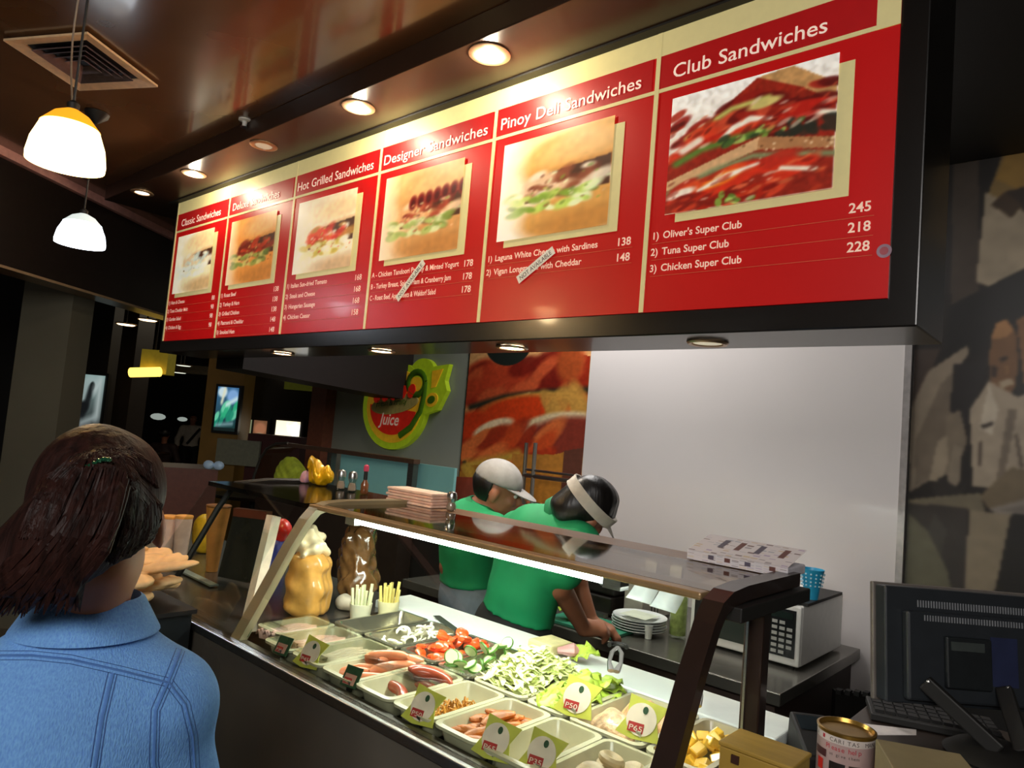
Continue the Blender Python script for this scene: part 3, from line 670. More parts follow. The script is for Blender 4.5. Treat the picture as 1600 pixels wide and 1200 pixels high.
obj('service_deck', MB().box(-3.6, -1.89, 1.042, 1.72, 0.945, 0.962), mat('stainless_deck', '#76706a', 0.25, 0.8, var=0.15, scale=8), ct)
# slanted end frames, posts and the top shelf
def endframe(X, w, m, par, nm, d=0.028):
    pts = [(1.015, 0.955), (1.085, 1.085), (1.150, 1.21), (1.195, 1.285), (1.225, 1.318), (1.265, 1.333), (1.33, 1.338), (1.60, 1.338)]
    mb = MB(); n = len(pts)
    for i in range(n-1):
        (y0,z0),(y1,z1) = pts[i], pts[i+1]
        def nrm(j):
            a = pts[max(j-1,0)]; b = pts[min(j+1,n-1)]; v = Vector((b[0]-a[0], b[1]-a[1])).normalized(); return v.y, -v.x
        a0, a1 = nrm(i), nrm(i+1)
        q = lambda X0: [(X0,y0,z0),(X0,y0+a0[0]*d,z0+a0[1]*d),(X0,y1+a1[0]*d,z1+a1[1]*d),(X0,y1,z1)]
        mb.hexa(q(X-w/2), q(X+w/2))
    return obj(nm, mb, m, par)
endframe(XR-0.025, 0.040, m_brownm, ct, 'end_frame')
obj('shelf_beam', MB().box(XR-0.055, XR+0.01, 1.27, 1.625, 1.278, 1.306), m_blackmat, ct, 0.003)
obj('beam_clip', MB().box(XR-0.062, XR-0.055, 1.30, 1.315, 1.285, 1.300), m_steel, ct)
obj('rear_post', MB().box(XR-0.052, XR-0.012, 1.43, 1.468, 0.90, 1.278), m_brownm, ct, 0.003)
obj('rear_post_strip', MB().box(XR-0.045, XR-0.040, 1.424, 1.430, 0.90, 1.278), m_steel, ct)
m_beige = mat('beige_end_frame', '#8f8466', 0.4, 0.2, var=0.08, scale=8)
endframe(-1.845, 0.045, m_beige, ct, 'end_frame', 0.022)
pb, pt_ = Vector((-2.0, 1.147, 0.965)), at_x(428, 806, -2.0)
obj('white_trim_post', MB().bar(pb, pt_, 0.035, 0.03, (0,1,0)), mat('cream_trim', '#e2d7bd', 0.4), ct)
obj('shelf_glass', MB().box(-1.87, XR-0.05, 1.262, 1.560, 1.318, 1.326), glass_mat('shelf_glass', (0.62, 0.54, 0.45), 0.05, 1.1), ct)
obj('shelf_edge', MB().box(-1.87, XR-0.05, 1.560, 1.680, 1.306, 1.325), mat('shelf_edge_brown', '#7a5a3c', 0.35), ct)
obj('shelf_front_edge', MB().box(-1.87, XR-0.05, 1.225, 1.262, 1.312, 1.326), mat('shelf_front_tan', '#9a7f58', 0.35, 0.3), ct, 0.004)
obj('light_tube', MB().tube([Vector((-1.745, 1.322, 1.292)), Vector((-0.86, 1.322, 1.292))], 0.0135, 12), emis('tube_glow', '#f4fff6', 22), ct)
obj('tube_holder', MB().box(-1.79, -1.745, 1.305, 1.338, 1.275, 1.30).box(-0.86, -0.815, 1.305, 1.338, 1.275, 1.30), m_steel, ct)
obj('light_housing', MB().box(-1.79, -0.62, 1.304, 1.36, 1.300, 1.3175), mat('amber_housing', '#c8993c', 0.4, var=0.05), ct)
d = bpy.data.lights.new('case_tube', 'AREA'); d.shape = 'RECTANGLE'; d.size = 1.1; d.size_y = 0.05; d.energy = 9.5; d.color = (0.95, 1.0, 0.93)
o = bpy.data.objects.new('case_tube', d); COL.objects.link(o); o.parent = ct; o.location = (-1.3-(-1.5), 1.33-1.4, 1.283); 
obj('front_glass', MB().hexa([(-1.87,1.019,0.966),(XR-0.05,1.019,0.966),(XR-0.05,1.023,0.966),(-1.87,1.023,0.966)], [(-1.87,1.221,1.316),(XR-0.05,1.221,1.316),(XR-0.05,1.225,1.316),(-1.87,1.225,1.316)]), m_glass, ct)

# second case to the left: black tube frame, tilted dark screen
obj('left_frame_tube', MB().tube([Vector((-2.56,1.02,0.962)), at_x(276,903,-2.5), at_x(340,795,-2.5), at_x(368,756,-2.5), at_x(380,750,-2.5)+Vector((0,0.1,-0.002)), Vector((-2.5,1.60,1.33))], 0.011, 8), m_blackmat, ct)
obj('left_front_glass', MB().hexa([(-2.53,1.02,0.966),(-1.93,1.02,0.966),(-1.93,1.024,0.966),(-2.53,1.024,0.966)], [(-2.5,1.222,1.325),(-1.93,1.222,1.325),(-1.93,1.226,1.325),(-2.5,1.226,1.325)]), m_glass, ct)
obj('left_top_shelf', MB().box(-2.52, -1.89, 1.225, 1.68, 1.310, 1.325), glass_mat('dark_shelf_glass', (0.25, 0.22, 0.18), 0.12, 0.8), ct)
ds = thing('tilted_dark_board', 'dark tilted board with red top edge standing inside the left glass case', 'board', tuple(at_depth(385, 958, 2.62)))
A = [at_depth(346, 905, 2.62), at_depth(388, 962, 2.55), at_depth(424, 806, 2.60), at_depth(372, 800, 2.66)]
for v_ in A[:2]: v_.z = max(v_.z, 0.975)
nrm_ = (A[1]-A[0]).cross(A[3]-A[0]).normalized()*0.02
obj('dark_face', MB().prism(A, nrm_), mat('dark_board', '#2c2a20', 0.25, coat=0.3), ds)
obj('red_top', MB().bar(A[3]+nrm_*0.5, A[2]+nrm_*0.5, 0.03, 0.03), mat('board_red_edge', '#7a3d26', 0.4), ds)

# ------------------------------------------------------------------ food pans
PITCH = 0.1345
m_tray = mat('milky_food_pan', '#bab393', 0.22, var=0.04, coat=0.2); m_pans = mat('steel_food_pan', '#b8b39c', 0.22, 0.85, var=0.08, scale=12)
def pan(label, x0, x1, y0, y1, m, depth=0.085, z=0.985, group='food pans in the case'):
    t = thing('food_pan', label, 'food pan', ((x0+x1)/2, (y0+y1)/2, z-depth), 0, group)
    mb = MB(); cx, cy = (x0+x1)/2, (y0+y1)/2
    def rr(hx_, hy_, r, zz):
        out = []
        for sx, sy, a0 in ((1,1,0),(-1,1,90),(-1,-1,180),(1,-1,270)):
            for k in range(5):
                a = R_(a0+22.5*k); out.append((cx+sx*(hx_-r)+r*math.cos(a), cy+sy*(hy_-r)+r*math.sin(a), zz))
        return out
    hx_, hy_ = (x1-x0)/2-0.001, (y1-y0)/2-0.001
    rings = [rr(hx_-0.010, hy_-0.010, 0.018, z-0.008), rr(hx_, hy_, 0.022, z-0.006), rr(hx_, hy_, 0.022, z), rr(hx_-0.011, hy_-0.011, 0.018, z+0.001), rr(hx_-0.014, hy_-0.014, 0.017, z-0.006),
             rr(hx_-0.022, hy_-0.024, 0.016, z-depth+0.01), rr(hx_-0.030, hy_-0.032, 0.014, z-depth)]
    vs = [p for r_ in rings for p in r_]; n = 20
    fs = [(i*n+k, i*n+(k+1)%n, (i+1)*n+(k+1)%n, (i+1)*n+k) for i in range(len(rings)-1) for k in range(n)]+[tuple((len(rings)-1)*n+k for k in range(n))]
    outer = [rings[0], rr(hx_-0.018, hy_-0.020, 0.016, z-depth+0.006), rr(hx_-0.028, hy_-0.030, 0.014, z-depth-0.003)]
    mb.add(vs, fs, True); vs2 = [p for r_ in outer for p in r_]
    mb.add(vs2, [(i*n+(k+1)%n, i*n+k, (i+1)*n+k, (i+1)*n+(k+1)%n) for i in range(2) for k in range(n)]+[tuple(2*n+k for k in range(n-1,-1,-1))], True)
    obj('pan_body', mb, m, t)
    return t
def lid(t, x0, x1, y0, y1, z=0.989):
    obj('clear_lid', MB().box(x0+0.006, x1-0.006, y0+0.01, y1-0.006, z, z+0.003).box(x0+0.01, x1-0.01, y0+0.02, y0+0.03, z+0.003, z+0.010), glass_mat('lid_glass', (0.9, 0.92, 0.9), 0.08, 0.8), t)
FY0, FY1, RY0, RY1 = 1.047, 1.290, 1.298, 1.572
def fx(i): return -0.677-PITCH*(i+1), -0.677-PITCH*i
front = ['food pan of rice cakes at the right end of the front row', 'nearly empty tan food pan with a few crumbs, left of the rice cakes', 'food pan of golden chicken strips in the front row',
         'food pan with a small heap of noodles, left of the chicken strips', 'food pan of dark sausages in the front row', 'food pan of pale hotdogs in the front row',
         'food pan of pale sliced chicken under a clear lid', 'food pan of pink ham slices beside the sliced chicken', 'food pan of pink ham at the left end of the front row']
PANS = []
for i, lb in enumerate(front):
    x0, x1 = fx(i); t = pan(lb, x0, x1, FY0 if i < 8 else 1.10, FY1, m_tray, 0.052 if i < 4 else 0.05); PANS.append(t)
    if i in (4, 5, 6, 7, 8): lid(t, x0, x1, FY0+0.10 if i in (4, 5) else FY0 if i < 8 else 1.10, FY1)
rear = [('food pan of yellow pineapple at the right end of the rear row', -0.735, -0.60), ('food pan of crab salad with a tong beside the round price tag', -0.925, -0.739), ('food pan of leafy green lettuce in the rear row', -1.045, -0.929),
        ('wide food pan heaped with pale shredded lettuce', -1.215, -1.049), ('food pan of cucumber slices in the rear row', -1.345, -1.219), ('food pan of orange tomato pieces in the rear row', -1.495, -1.349), ('food pan of white onion slices in the rear row', -1.655, -1.499)]
for lb, x0, x1 in rear: pan(lb, x0, x1, RY0, RY1, m_tray if x0 > -1.34 else m_pans, 0.07)
pan('empty steel food pan under the sauce cups, left end of the rear row', -1.80, -1.659, RY0, RY1, m_pans, 0.07)
pan('food pan with yellowish sauce beyond the right end frame, nearest the yellow box', -0.673, -0.60, FY0, FY1, m_tray, 0.07)

rg = random.Random(11)
def piece(name, label, cat, group, make, m, pos, rot, parts=None):
    o = make(); o.location = pos; o.rotation_euler = rot; return tag(o, label, cat, group)
def base_mesh(name, mb, m):
    o = obj(name, mb, m); return o
def scatter(proto, n, box, rots, label, cat, group, z0, dz, sc=(0.85, 1.15)):
    out = []
    for k in range(n):
        o = proto if k == 0 else proto.copy()
        if k: COL.objects.link(o)
        u = (k+0.5)/n; x = rg.uniform(box[0], box[1]); y = rg.uniform(box[2], box[3])
        cx, cy = (box[0]+box[1])/2, (box[2]+box[3])/2
        e = max(abs(x-cx)/(box[1]-box[0]), abs(y-cy)/(box[3]-box[2]))*2
        o.location = (x, y, z0+dz*(1-e*e*0.8)*rg.uniform(0.45, 1.0))
        o.rotation_euler = tuple(rg.uniform(a, b) for a, b in rots); s = rg.uniform(*sc); o.scale = (s, s, s)
        tag(o, label, cat, group); out.append(o)
    return out
def curve_pts(L, bend, n=7): return [Vector((L*(i/(n-1)-0.5), bend*math.sin(math.pi*i/(n-1)), 0)) for i in range(n)]
# hotdogs and sausages
m_hot = mat('hotdog_skin', '#d9835a', 0.3, var=0.15, scale=25, coat=0.4); m_saus = mat('sausage_skin', '#a4482e', 0.28, var=0.2, scale=25, coat=0.4)
def sausage(nm, L, r, m, bend): return obj(nm, MB().tube(curve_pts(L, bend, 9), [r*0.35, r*0.85, r, r, r, r, r, r*0.85, r*0.35], 12), m)
x0, x1 = fx(5)
hp = [(x0+0.035, 1.12, 0.965), (x0+0.062, 1.17, 0.966), (x0+0.095, 1.13, 0.965), (x0+0.05, 1.215, 0.985), (x0+0.085, 1.235, 0.990), (x0+0.067, 1.20, 1.000), (x0+0.10, 1.195, 0.982)]
pr = sausage('hotdog', 0.115, 0.0135, m_hot, 0.012)
for k, p in enumerate(hp):
    o = pr if k == 0 else pr.copy()
    if k: COL.objects.link(o)
    o.location = p; o.rotation_euler = (0, rg.uniform(-0.15, 0.15), rg.uniform(0.3, 1.2)); tag(o, 'pale orange hotdog heaped in the front row hotdog pan', 'hotdog', 'hotdogs in the front row')
x0, x1 = fx(4)
pr = sausage('sausage', 0.11, 0.0135, m_saus, 0.02)
for k, p in enumerate([(x0+0.035, 1.21, 0.968), (x0+0.06, 1.235, 0.985), (x0+0.085, 1.215, 0.990), (x0+0.10, 1.18, 0.970), (x0+0.05, 1.13, 0.962)]):
    o = pr if k == 0 else pr.copy()
    if k: COL.objects.link(o)
    o.location = p; o.rotation_euler = (0, rg.uniform(-0.1, 0.2), rg.uniform(-0.4, 0.8)); tag(o, 'dark brown sausage lying in the pan right of the hotdogs', 'sausage', 'dark sausages in the front row')
# chicken strips
x0, x1 = fx(2)
m_chk = mat('roast_chicken', '#b4641f', 0.45, var=0.4, scale=45, bump=0.4)
pr = obj('chicken_strip', MB().tube(curve_pts(0.072, 0.010, 7), [0.005, 0.010, 0.012, 0.013, 0.012, 0.010, 0.005], 9, flat=0.7), m_chk)
scatter(pr, 26, (x0+0.036, x1-0.034, 1.10, 1.24), ((-0.3,0.3),(-0.35,0.35),(0.2,1.3)), 'golden brown chicken strip in the front row pan', 'chicken strip', 'chicken strips in the pan', 0.948, 0.050)
# noodles, crumbs, rice cakes
x0, x1 = fx(3)
m_nood = mat('noodles', '#c88a34', 0.4, var=0.2)
mb = MB()
for k in range(60):
    cx, cy = rg.uniform(x0+0.04, x1-0.035), rg.uniform(1.12, 1.24); a = rg.uniform(0, 6.3); L = rg.uniform(0.02, 0.05)
    mb.tube([(cx+L*(i/4-0.5)*math.cos(a), cy+L*(i/4-0.5)*math.sin(a), 0.944+0.024*rg.random()+0.008*math.sin(i*1.5+a)) for i in range(5)], 0.0022, 5)
tag(obj('shredded_noodles', mb, m_nood), 'small heap of thin golden noodles in the front row pan', 'noodles', kind='stuff')
x0, x1 = fx(1); mb = MB()
for k in range(26): mb.ball((rg.uniform(x0+0.035, x1-0.035), rg.uniform(1.10, 1.25), 0.9375), rg.uniform(0.003, 0.007), 6)
tag(obj('food_crumbs', mb, m_nood), 'few tan crumbs on the bottom of the nearly empty pan', 'crumbs', kind='stuff')
m_bedtan = mat('pan_dressing', '#b9a878', 0.3, var=0.1, coat=0.3)
for i, lb in ((0, 'tan sauce bed under the rice cakes'), (1, 'thin tan sauce on the bottom of the crumb pan')):
    x0, x1 = fx(i); tag(obj('sauce_bed', MB().box(x0+0.03, x1-0.03, 1.085, 1.252, 0.9335, 0.9365 if i else 0.945), m_bedtan), lb, 'sauce')
x0, x1 = fx(0)
pr = obj('rice_cake', MB().lathe([(0.004, 0.006), (0.008, 0.009), (0.020, 0.011), (0.0255, 0.006), (0.026, 0.0), (0.022, -0.006), (0.002, -0.006)], (0,0,0), 20), mat('rice_cake', '#b8a078', 0.5, var=0.15, scale=60, bump=0.2))
for k, p in enumerate([(x0+0.042, 1.10, 0.958), (x0+0.092, 1.115, 0.962), (x0+0.045, 1.160, 0.965), (x0+0.09, 1.175, 0.970), (x0+0.05, 1.222, 0.966), (x0+0.095, 1.235, 0.965), (x0+0.068, 1.14, 0.982), (x0+0.07, 1.20, 0.986)]):
    o = pr if k == 0 else pr.copy()
    if k: COL.objects.link(o)
    o.location = p; o.rotation_euler = (rg.uniform(-0.3,0.3), rg.uniform(-0.3,0.3), 0); tag(o, 'round pale rice cake in the pan nearest the right end frame', 'rice cake', 'rice cakes in the front row')
# ham and sliced chicken: folded slices
m_ham = mat('ham_slice', '#e8b9a8', 0.35, var=0.12, scale=30, coat=0.2); m_hamb = mat('chicken_slice', '#e6d2b4', 0.4, var=0.1, scale=30)
def slice_mesh(nm, m, L, w):
    mb = MB(); n = 9; vs = []
    for i in range(n):
        for j in range(5):
            u, v = i/(n-1)-0.5, j/4-0.5; vs.append((L*u*(1-0.1*abs(v)), w*v*(1-0.5*abs(2*u)**3), 0.012*math.cos(v*5)+0.004*math.sin(u*9)))
    fs = [(i*5+j, (i+1)*5+j, (i+1)*5+j+1, i*5+j+1) for i in range(n-1) for j in range(4)]
    mb.add(vs, fs, True); o = obj(nm, mb, m); s = o.modifiers.new('Solidify', 'SOLIDIFY'); s.thickness = 0.003; return o
for i, m, lb, g in ((8, m_ham, 'pink ham slice in the leftmost front row pan', 'ham slices in the left end pan'), (7, m_ham, 'pink ham slice in the front row pan beside the sliced chicken', 'ham slices in the second pan'), (6, m_hamb, 'pale chicken slice under the clear lid', 'chicken slices in the pan')):
    x0, x1 = fx(i); pr = slice_mesh('meat_slice', m, 0.15, 0.05)
    for k in range(7):
        o = pr if k == 0 else pr.copy()
        if k: COL.objects.link(o)
        o.location = (x0+0.036+0.011*k, 1.165+0.004*(k % 3), 0.966+0.003*(k % 2)+0.0012*k); o.rotation_euler = (rg.uniform(0.2, 0.5), 0, R_(90)+rg.uniform(-0.08, 0.08)); tag(o, lb, 'meat slice', g)
# rear row
def leaf(nm, m, L, w, ruf=0.01, seed=1):
    q = random.Random(seed); mb = MB(); n, k = 9, 7; vs = []
    for i in range(n):
        for j in range(k):
            u, v = i/(n-1), j/(k-1)-0.5; ww = w*math.sin(math.pi*min(1, u*0.9+0.08))
            vs.append((L*(u-0.5), ww*v*2, 0.02*math.sin(u*3)+ruf*math.sin(u*17+v*9+seed)*abs(v)*2+0.012*abs(v)))
    mb.add(vs, [(i*k+j, (i+1)*k+j, (i+1)*k+j+1, i*k+j+1) for i in range(n-1) for j in range(k-1)], True)
    o = obj(nm, mb, m); s = o.modifiers.new('Solidify', 'SOLIDIFY'); s.thickness = 0.0012; return o
m_let = mat('pale_lettuce', '#e2e8a4', 0.4, var=0.25, scale=25, coat=0.1); m_leaf = mat('green_lettuce', '#a8c043', 0.4, var=0.35, scale=22)
bx = lambda i, e=0.022: (rear[i][1]+e, rear[i][2]-e, RY0+e+0.006, RY1-e-0.006)
b = bx(3); mb = MB()
for k in range(420):
    cx, cy = rg.uniform(b[0], b[1]), rg.uniform(b[2], b[3]); a = rg.uniform(0, 6.3); L = rg.uniform(0.03, 0.07)
    e = max(abs(cx-(b[0]+b[1])/2)/(b[1]-b[0]), abs(cy-(b[2]+b[3])/2)/(b[3]-b[2]))*2; zt = 0.968+0.085*(1-e*e*0.75)*rg.uniform(0.6, 1.0)
    mb.tube([(cx+L*(i/4-0.5)*math.cos(a), cy+L*(i/4-0.5)*math.sin(a), zt+0.008*math.sin(i*1.3+a*3)) for i in range(5)], [0.002, 0.007, 0.009, 0.007, 0.002], 5, flat=0.3)
tag(obj('shredded_lettuce', mb, m_let), 'heap of pale shredded lettuce in the wide rear pan', 'lettuce', kind='stuff')
b = bx(2, 0.018); pr = leaf('lettuce_leaf', m_leaf, 0.085, 0.03, 0.008, 3)
scatter(pr, 14, b, ((-0.7,0.7),(-0.5,0.5),(0,6.3)), 'bright green lettuce leaf in the rear pan behind the round tag', 'lettuce leaf', 'green lettuce leaves in the rear row', 0.955, 0.06)
b = bx(5, 0.018); m_tom = mat('tomato_flesh', '#e25522', 0.3, var=0.25, scale=40, coat=0.5)
pr = obj('tomato_piece', MB().lathe([(0.001, 0.008), (0.012, 0.007), (0.018, 0.003), (0.018, -0.003), (0.011, -0.007), (0.001, -0.008)], (0,0,0), 12), m_tom)
scatter(pr, 46, b, ((-0.8,0.8),(-0.8,0.8),(0,6.3)), 'bright orange red tomato piece heaped in the rear pan', 'tomato piece', 'tomato pieces in the rear row', 0.955, 0.075, (0.7, 1.1))
b = bx(6, 0.02); m_on = mat('white_onion', '#e9e6cf', 0.35, var=0.08, coat=0.3)
pr = obj('onion_slice', MB().tube([Vector((0.017*math.cos(R_(t)), 0.017*math.sin(R_(t)), 0)) for t in range(0, 250, 25)], [0.002]+[0.004]*8+[0.002], 7), m_on)
scatter(pr, 30, b, ((-0.8,0.8),(-0.8,0.8),(0,6.3)), 'white onion slice in the left steel pan of the rear row', 'onion slice', 'onion slices in the rear row', 0.945, 0.058, (0.7, 1.2))
b = bx(4, 0.018); m_cuc = mat('cucumber_flesh', '#cfe0a4', 0.35, var=0.12, scale=40, coat=0.3)
pr = obj('cucumber_slice', MB().lathe([(0.001, 0.003), (0.0165, 0.003), (0.018, 0.0), (0.0165, -0.003), (0.001, -0.003)], (0,0,0), 18), m_cuc)
skin = obj('peel', MB().lathe([(0.0172, 0.0031), (0.019, 0.002), (0.019, -0.002), (0.0172, -0.0031)], (0,0,0), 18, caps=False), mat('cucumber_peel', '#4f7a2c', 0.35), pr)
pl = []
for k in range(22):
    o = pr if k == 0 else copy_tree(pr)
    o.location = (rg.uniform(b[0], b[1]), rg.uniform(b[2], b[3]), 0.955+0.055*rg.random()); o.rotation_euler = (rg.uniform(-1.1,1.1), rg.uniform(-1.1,1.1), 0)
    tag(o, 'round green cucumber slice in the rear pan beside the lettuce', 'cucumber slice', 'cucumber slices in the rear row')
for nm, lb, bb, m, h, sd in (('corn_salad', 'lumpy pinkish corn salad heaped in front of the crab salad', (-0.915, -0.745, 1.322, 1.43), mat('corn_salad', '#d6ad86', 0.4, var=0.35, scale=70, bump=0.6, coat=0.3), 0.045, 1),
                         ('crab_salad', 'pale shredded crab salad behind the corn salad', (-0.915, -0.745, 1.44, 1.548), mat('crab_salad', '#d0a070', 0.4, var=0.4, scale=60, bump=0.6), 0.045, 2)):
    cx, cy = (bb[0]+bb[1])/2, (bb[2]+bb[3])/2
    tag(solid(nm, [ell((cx, cy, 0.955), ((bb[1]-bb[0])/2-0.008, (bb[3]-bb[2])/2-0.004, h))], m, None, 0.004, 0.01, wob=0.008, wsc=70, seed=sd, clip=lambda X: 0.925-X[...,2]), lb, 'salad', kind='stuff')
b = bx(0, 0.02); pr = obj('pineapple_chunk', MB().box(-0.013, 0.013, -0.010, 0.010, -0.009, 0.009), mat('pineapple', '#e5b93c', 0.35, var=0.2, scale=40, coat=0.3), None, 0.003)
scatter(pr, 40, (b[0], b[1], b[2], b[3]), ((-0.7,0.7),(-0.7,0.7),(0,6.3)), 'yellow pineapple chunk in the right end rear pan', 'pineapple chunk', 'pineapple chunks in the rear row', 0.94, 0.06)
tag(obj('yellow_sauce', MB().box(-0.645, -0.628, 1.08, 1.258, 0.915, 0.95), mat('mustard_sauce', '#c9b13c', 0.3, coat=0.4)), 'yellow sauce in the pan beyond the right end frame', 'sauce')
# sandwich being made on the white board, tongs, knife
sw = thing('open_sandwich', 'open ham and lettuce sandwich on the white cutting board', 'sandwich', (-1.19, 1.65, 0.987))
pz_ = Vector((-1.19, 1.645, 0.987))
obj('bread_slice', MB().prism([pz_+Vector(v) for v in ((-0.10,-0.045,0.0),(-0.01,-0.05,0.0),(0.0,0.04,0.0),(-0.09,0.05,0.0))], (0,0,0.03)), mat('toasted_bread', '#c9c08a', 0.6, var=0.15, bump=0.2), sw, 0.006)
obj('ham', MB().tube([pz_+Vector((0.0,-0.035,0.02)), pz_+Vector((0.035,-0.01,0.026)), pz_+Vector((0.06,0.02,0.02))], [0.012, 0.030, 0.012], 12, flat=0.6), mat('pink_ham', '#c08a86', 0.4), sw)
lf = leaf('lettuce', m_leaf, 0.08, 0.028, 0.01, 5); lf.parent = sw; lf.location = (0.075, -0.01, 0.015); lf.rotation_euler = (0.5, -0.3, 0.4)
def tongs(label, p, rot, m2):
    t = thing('serving_tongs', label, 'tongs', p, rot)
    for s in (-1, 1):
        q = MB().tube([Vector((-0.10, 0, 0.012)), Vector((-0.05, s*0.012, 0.012)), Vector((0.03, s*0.014, 0.01)), Vector((0.08, s*0.006, 0.004))], [0.006, 0.006, 0.005, 0.009], 8, flat=0.5)
        o = obj('tong_arm', q, m_steel, None); o.parent = t
    o = obj('handle_loop', MB().tube([Vector((-0.10-0.022*math.sin(R_(a)), 0.022*math.cos(R_(a)), 0.014)) for a in range(0, 181, 20)], 0.006, 8), m_blackmat, None); o.parent = t
    return t
tongs('steel tongs with black loop resting over the crab salad pan', (-0.965, 1.548, 1.045), R_(-60), m_blackmat)
tongs('steel tongs with black loop by the pineapple at the right end', (-0.755, 1.553, 1.03), R_(-62), m_blackmat)
kn = thing('bread_knife', 'long dark knife lying across the white board behind the tomatoes', 'knife', (-1.50, 1.62, 0.99))
k0, k1 = at_z(682, 962, 0.992), at_z(738, 1003, 0.992)
obj('blade', MB().bar(k0, k0+(k1-k0)*0.62, 0.022, 0.002), m_steeld, kn); obj('handle', MB().bar(k0+(k1-k0)*0.62, k1, 0.022, 0.014), m_blackmat, kn, 0.003)

# price tags
m_tgd = mat('tag_green', '#2f4a30', 0.4); m_tgy = mat('tag_lime', '#b9b84a', 0.4); m_tgw = mat('tag_white', '#d9c9b4', 0.4); m_tgr = mat('tag_red', '#a5302c', 0.4)
nrmt = Vector((0.15, -0.86, 0.48)).normalized()
def price_tag(label, x, y, z, kind, num, s=0.044):
    t = thing('price_tag', label, 'price tag', (x, y, z), 0, 'price tags along the pans')
    right = Vector((nrmt.y*-1, nrmt.x, 0)).normalized(); up = nrmt.cross(right); c = Vector((x, y, z))+up*s*0.8
    P = lambda u, v, d: c+right*u+up*v+nrmt*d
    back = m_tgd if kind == 0 else m_tgy
    if kind == 0: pts = [(-s*0.8,-s*0.8),(s*0.8,-s*0.8),(s*0.8,s*0.7),(-s*0.8,s*0.7)]
    else: pts = [(-s*1.1,-s*0.75),(-s*0.3,-s*0.9),(s*1.0,-s*0.8),(s*0.75,0),(s*1.15,s*0.75),(s*0.2,s*0.85),(-s*0.75,s*1.0),(-s*0.7,0)]
    obj('tag_card', MB().prism([P(u, v, 0) for u, v in pts], -nrmt*0.002), back, t)
    if kind: obj('tag_circle', MB().prism([P(s*0.72*math.cos(R_(a)), s*0.72*math.sin(R_(a)), 0.0012) for a in range(0, 360, 15)], -nrmt*0.001), m_tgw, t)
    else: obj('tag_strip', MB().prism([P(u*s, v*s, 0.0012) for u, v in ((-0.6,-0.65),(0.5,-0.65),(0.5,0.1),(-0.6,0.1))], -nrmt*0.001), mat('tag_pink', '#b98a78', 0.4), t)
    obj('tag_logo', MB().prism([P(s*(0.12+0.13*math.cos(R_(a))), s*(0.42+0.17*math.sin(R_(a))), 0.002) for a in range(0, 360, 30)], -nrmt*0.0006), m_tgd, t)
    obj('price_patch', MB().prism([P(u*s, v*s, 0.002) for u, v in ((-0.55,-0.6),(0.2,-0.6),(0.2,-0.18),(-0.55,-0.18))], -nrmt*0.0006), m_tgr, t)
    text('price_text', num, P(-0.5*s, -0.53*s, 0.0026), right, up, 0.32*s, m_tgw, t, width=0.62*s)
    obj('tag_clip', MB().box(x-0.006, x+0.006, y+0.002, y+0.010, z-0.012, z+0.012), m_steel, t)
for lb, px_, py_, kd, nm in (('dark green price tag at the left end of the pans', 382, 992, 0, 'P35'), ('dark green price tag, second from the left end of the pans', 440, 1022, 0, 'P35'), ('lime price tag in front of the sliced chicken pan', 480, 1040, 2, 'P45'),
                         ('dark green price tag in front of the hotdog pan', 547, 1072, 0, 'P40'), ('lime price tag with white disc in front of the noodle pan', 656, 1128, 2, 'P50'), ('lime price tag with white disc in front of the chicken strips pan', 770, 1182, 2, 'P65')):
    p = at_z(px_, py_, 0.972); price_tag(lb, p.x, p.y-0.008, 0.972, kd, nm, 0.031 if kd == 0 else 0.041)
for lb, px_, py_, nm in (('lime price tag with white disc in the middle between lettuce and corn salad', 897, 1116, 'P50'), ('lime price tag with white disc in front of the crab salad, nearest the right end', 998, 1152, 'P65')):
    p = at_z(px_, py_, 0.99); price_tag(lb, p.x, p.y-0.006, 0.99, 2, nm, 0.045)
p = at_z(838, 1206, 0.975); price_tag('lime price tag at the bottom edge in front of the crumb pan', p.x, p.y, 0.975, 2, 'P35', 0.04)
# ================================================================== back counter and what stands on it
bc = thing('back_counter', 'dark steel topped work counter along the back wall with brown end panel', 'counter', (-2.0, 3.0, 0))
obj('counter_top', MB().box(-2.92, -0.915, 2.53, 3.46, 0.735, 0.78), mat('dark_worktop', '#77746c', 0.22, 0.7, var=0.2, scale=5), bc, 0.004)
obj('counter_body', MB().box(-2.9, -0.95, 2.58, 3.46, 0.0, 0.735), mat('brown_cabinet', '#2f1f19', 0.5, var=0.15), bc)
obj('cabinet_rail', MB().box(-2.9, -0.95, 2.555, 2.58, 0.56, 0.60), m_steeld, bc)
mw = thing('microwave_oven', 'white microwave oven with dark keypad at the right end of the back counter', 'microwave', (-1.195, 3.08, 0.78))
MX0, MX1, MY0, MY1, MZ0, MZ1 = -1.425, -0.968, 2.85, 3.36, 0.792, 1.022
obj('body', MB().box(MX0, MX1, MY0+0.02, MY1, MZ0, MZ1), m_white, mw, 0.006)
obj('front_frame', MB().box(MX0, MX1, MY0, MY0+0.02, MZ0, MZ1), m_white, mw, 0.008)
dr = obj('door', MB().box(MX0+0.03, MX1-0.155, MY0-0.004, MY0, MZ0+0.035, MZ1-0.03), mat('microwave_glass', '#3a423c', 0.15, coat=0.6, var=0.15, scale=6), mw)
obj('door_border', MB().box(MX0+0.02, MX0+0.045, MY0-0.005, MY0, MZ0+0.03, MZ1-0.022), m_blackmat, dr)
kp = obj('control_panel', MB().box(MX1-0.125, MX1-0.018, MY0-0.004, MY0, MZ0+0.030, MZ1-0.020), mat('keypad_black', '#15181a', 0.3), mw)
obj('display', MB().box(MX1-0.115, MX1-0.028, MY0-0.006, MY0-0.004, MZ1-0.055, MZ1-0.030), mat('display_dark', '#1f2a26', 0.2), kp)
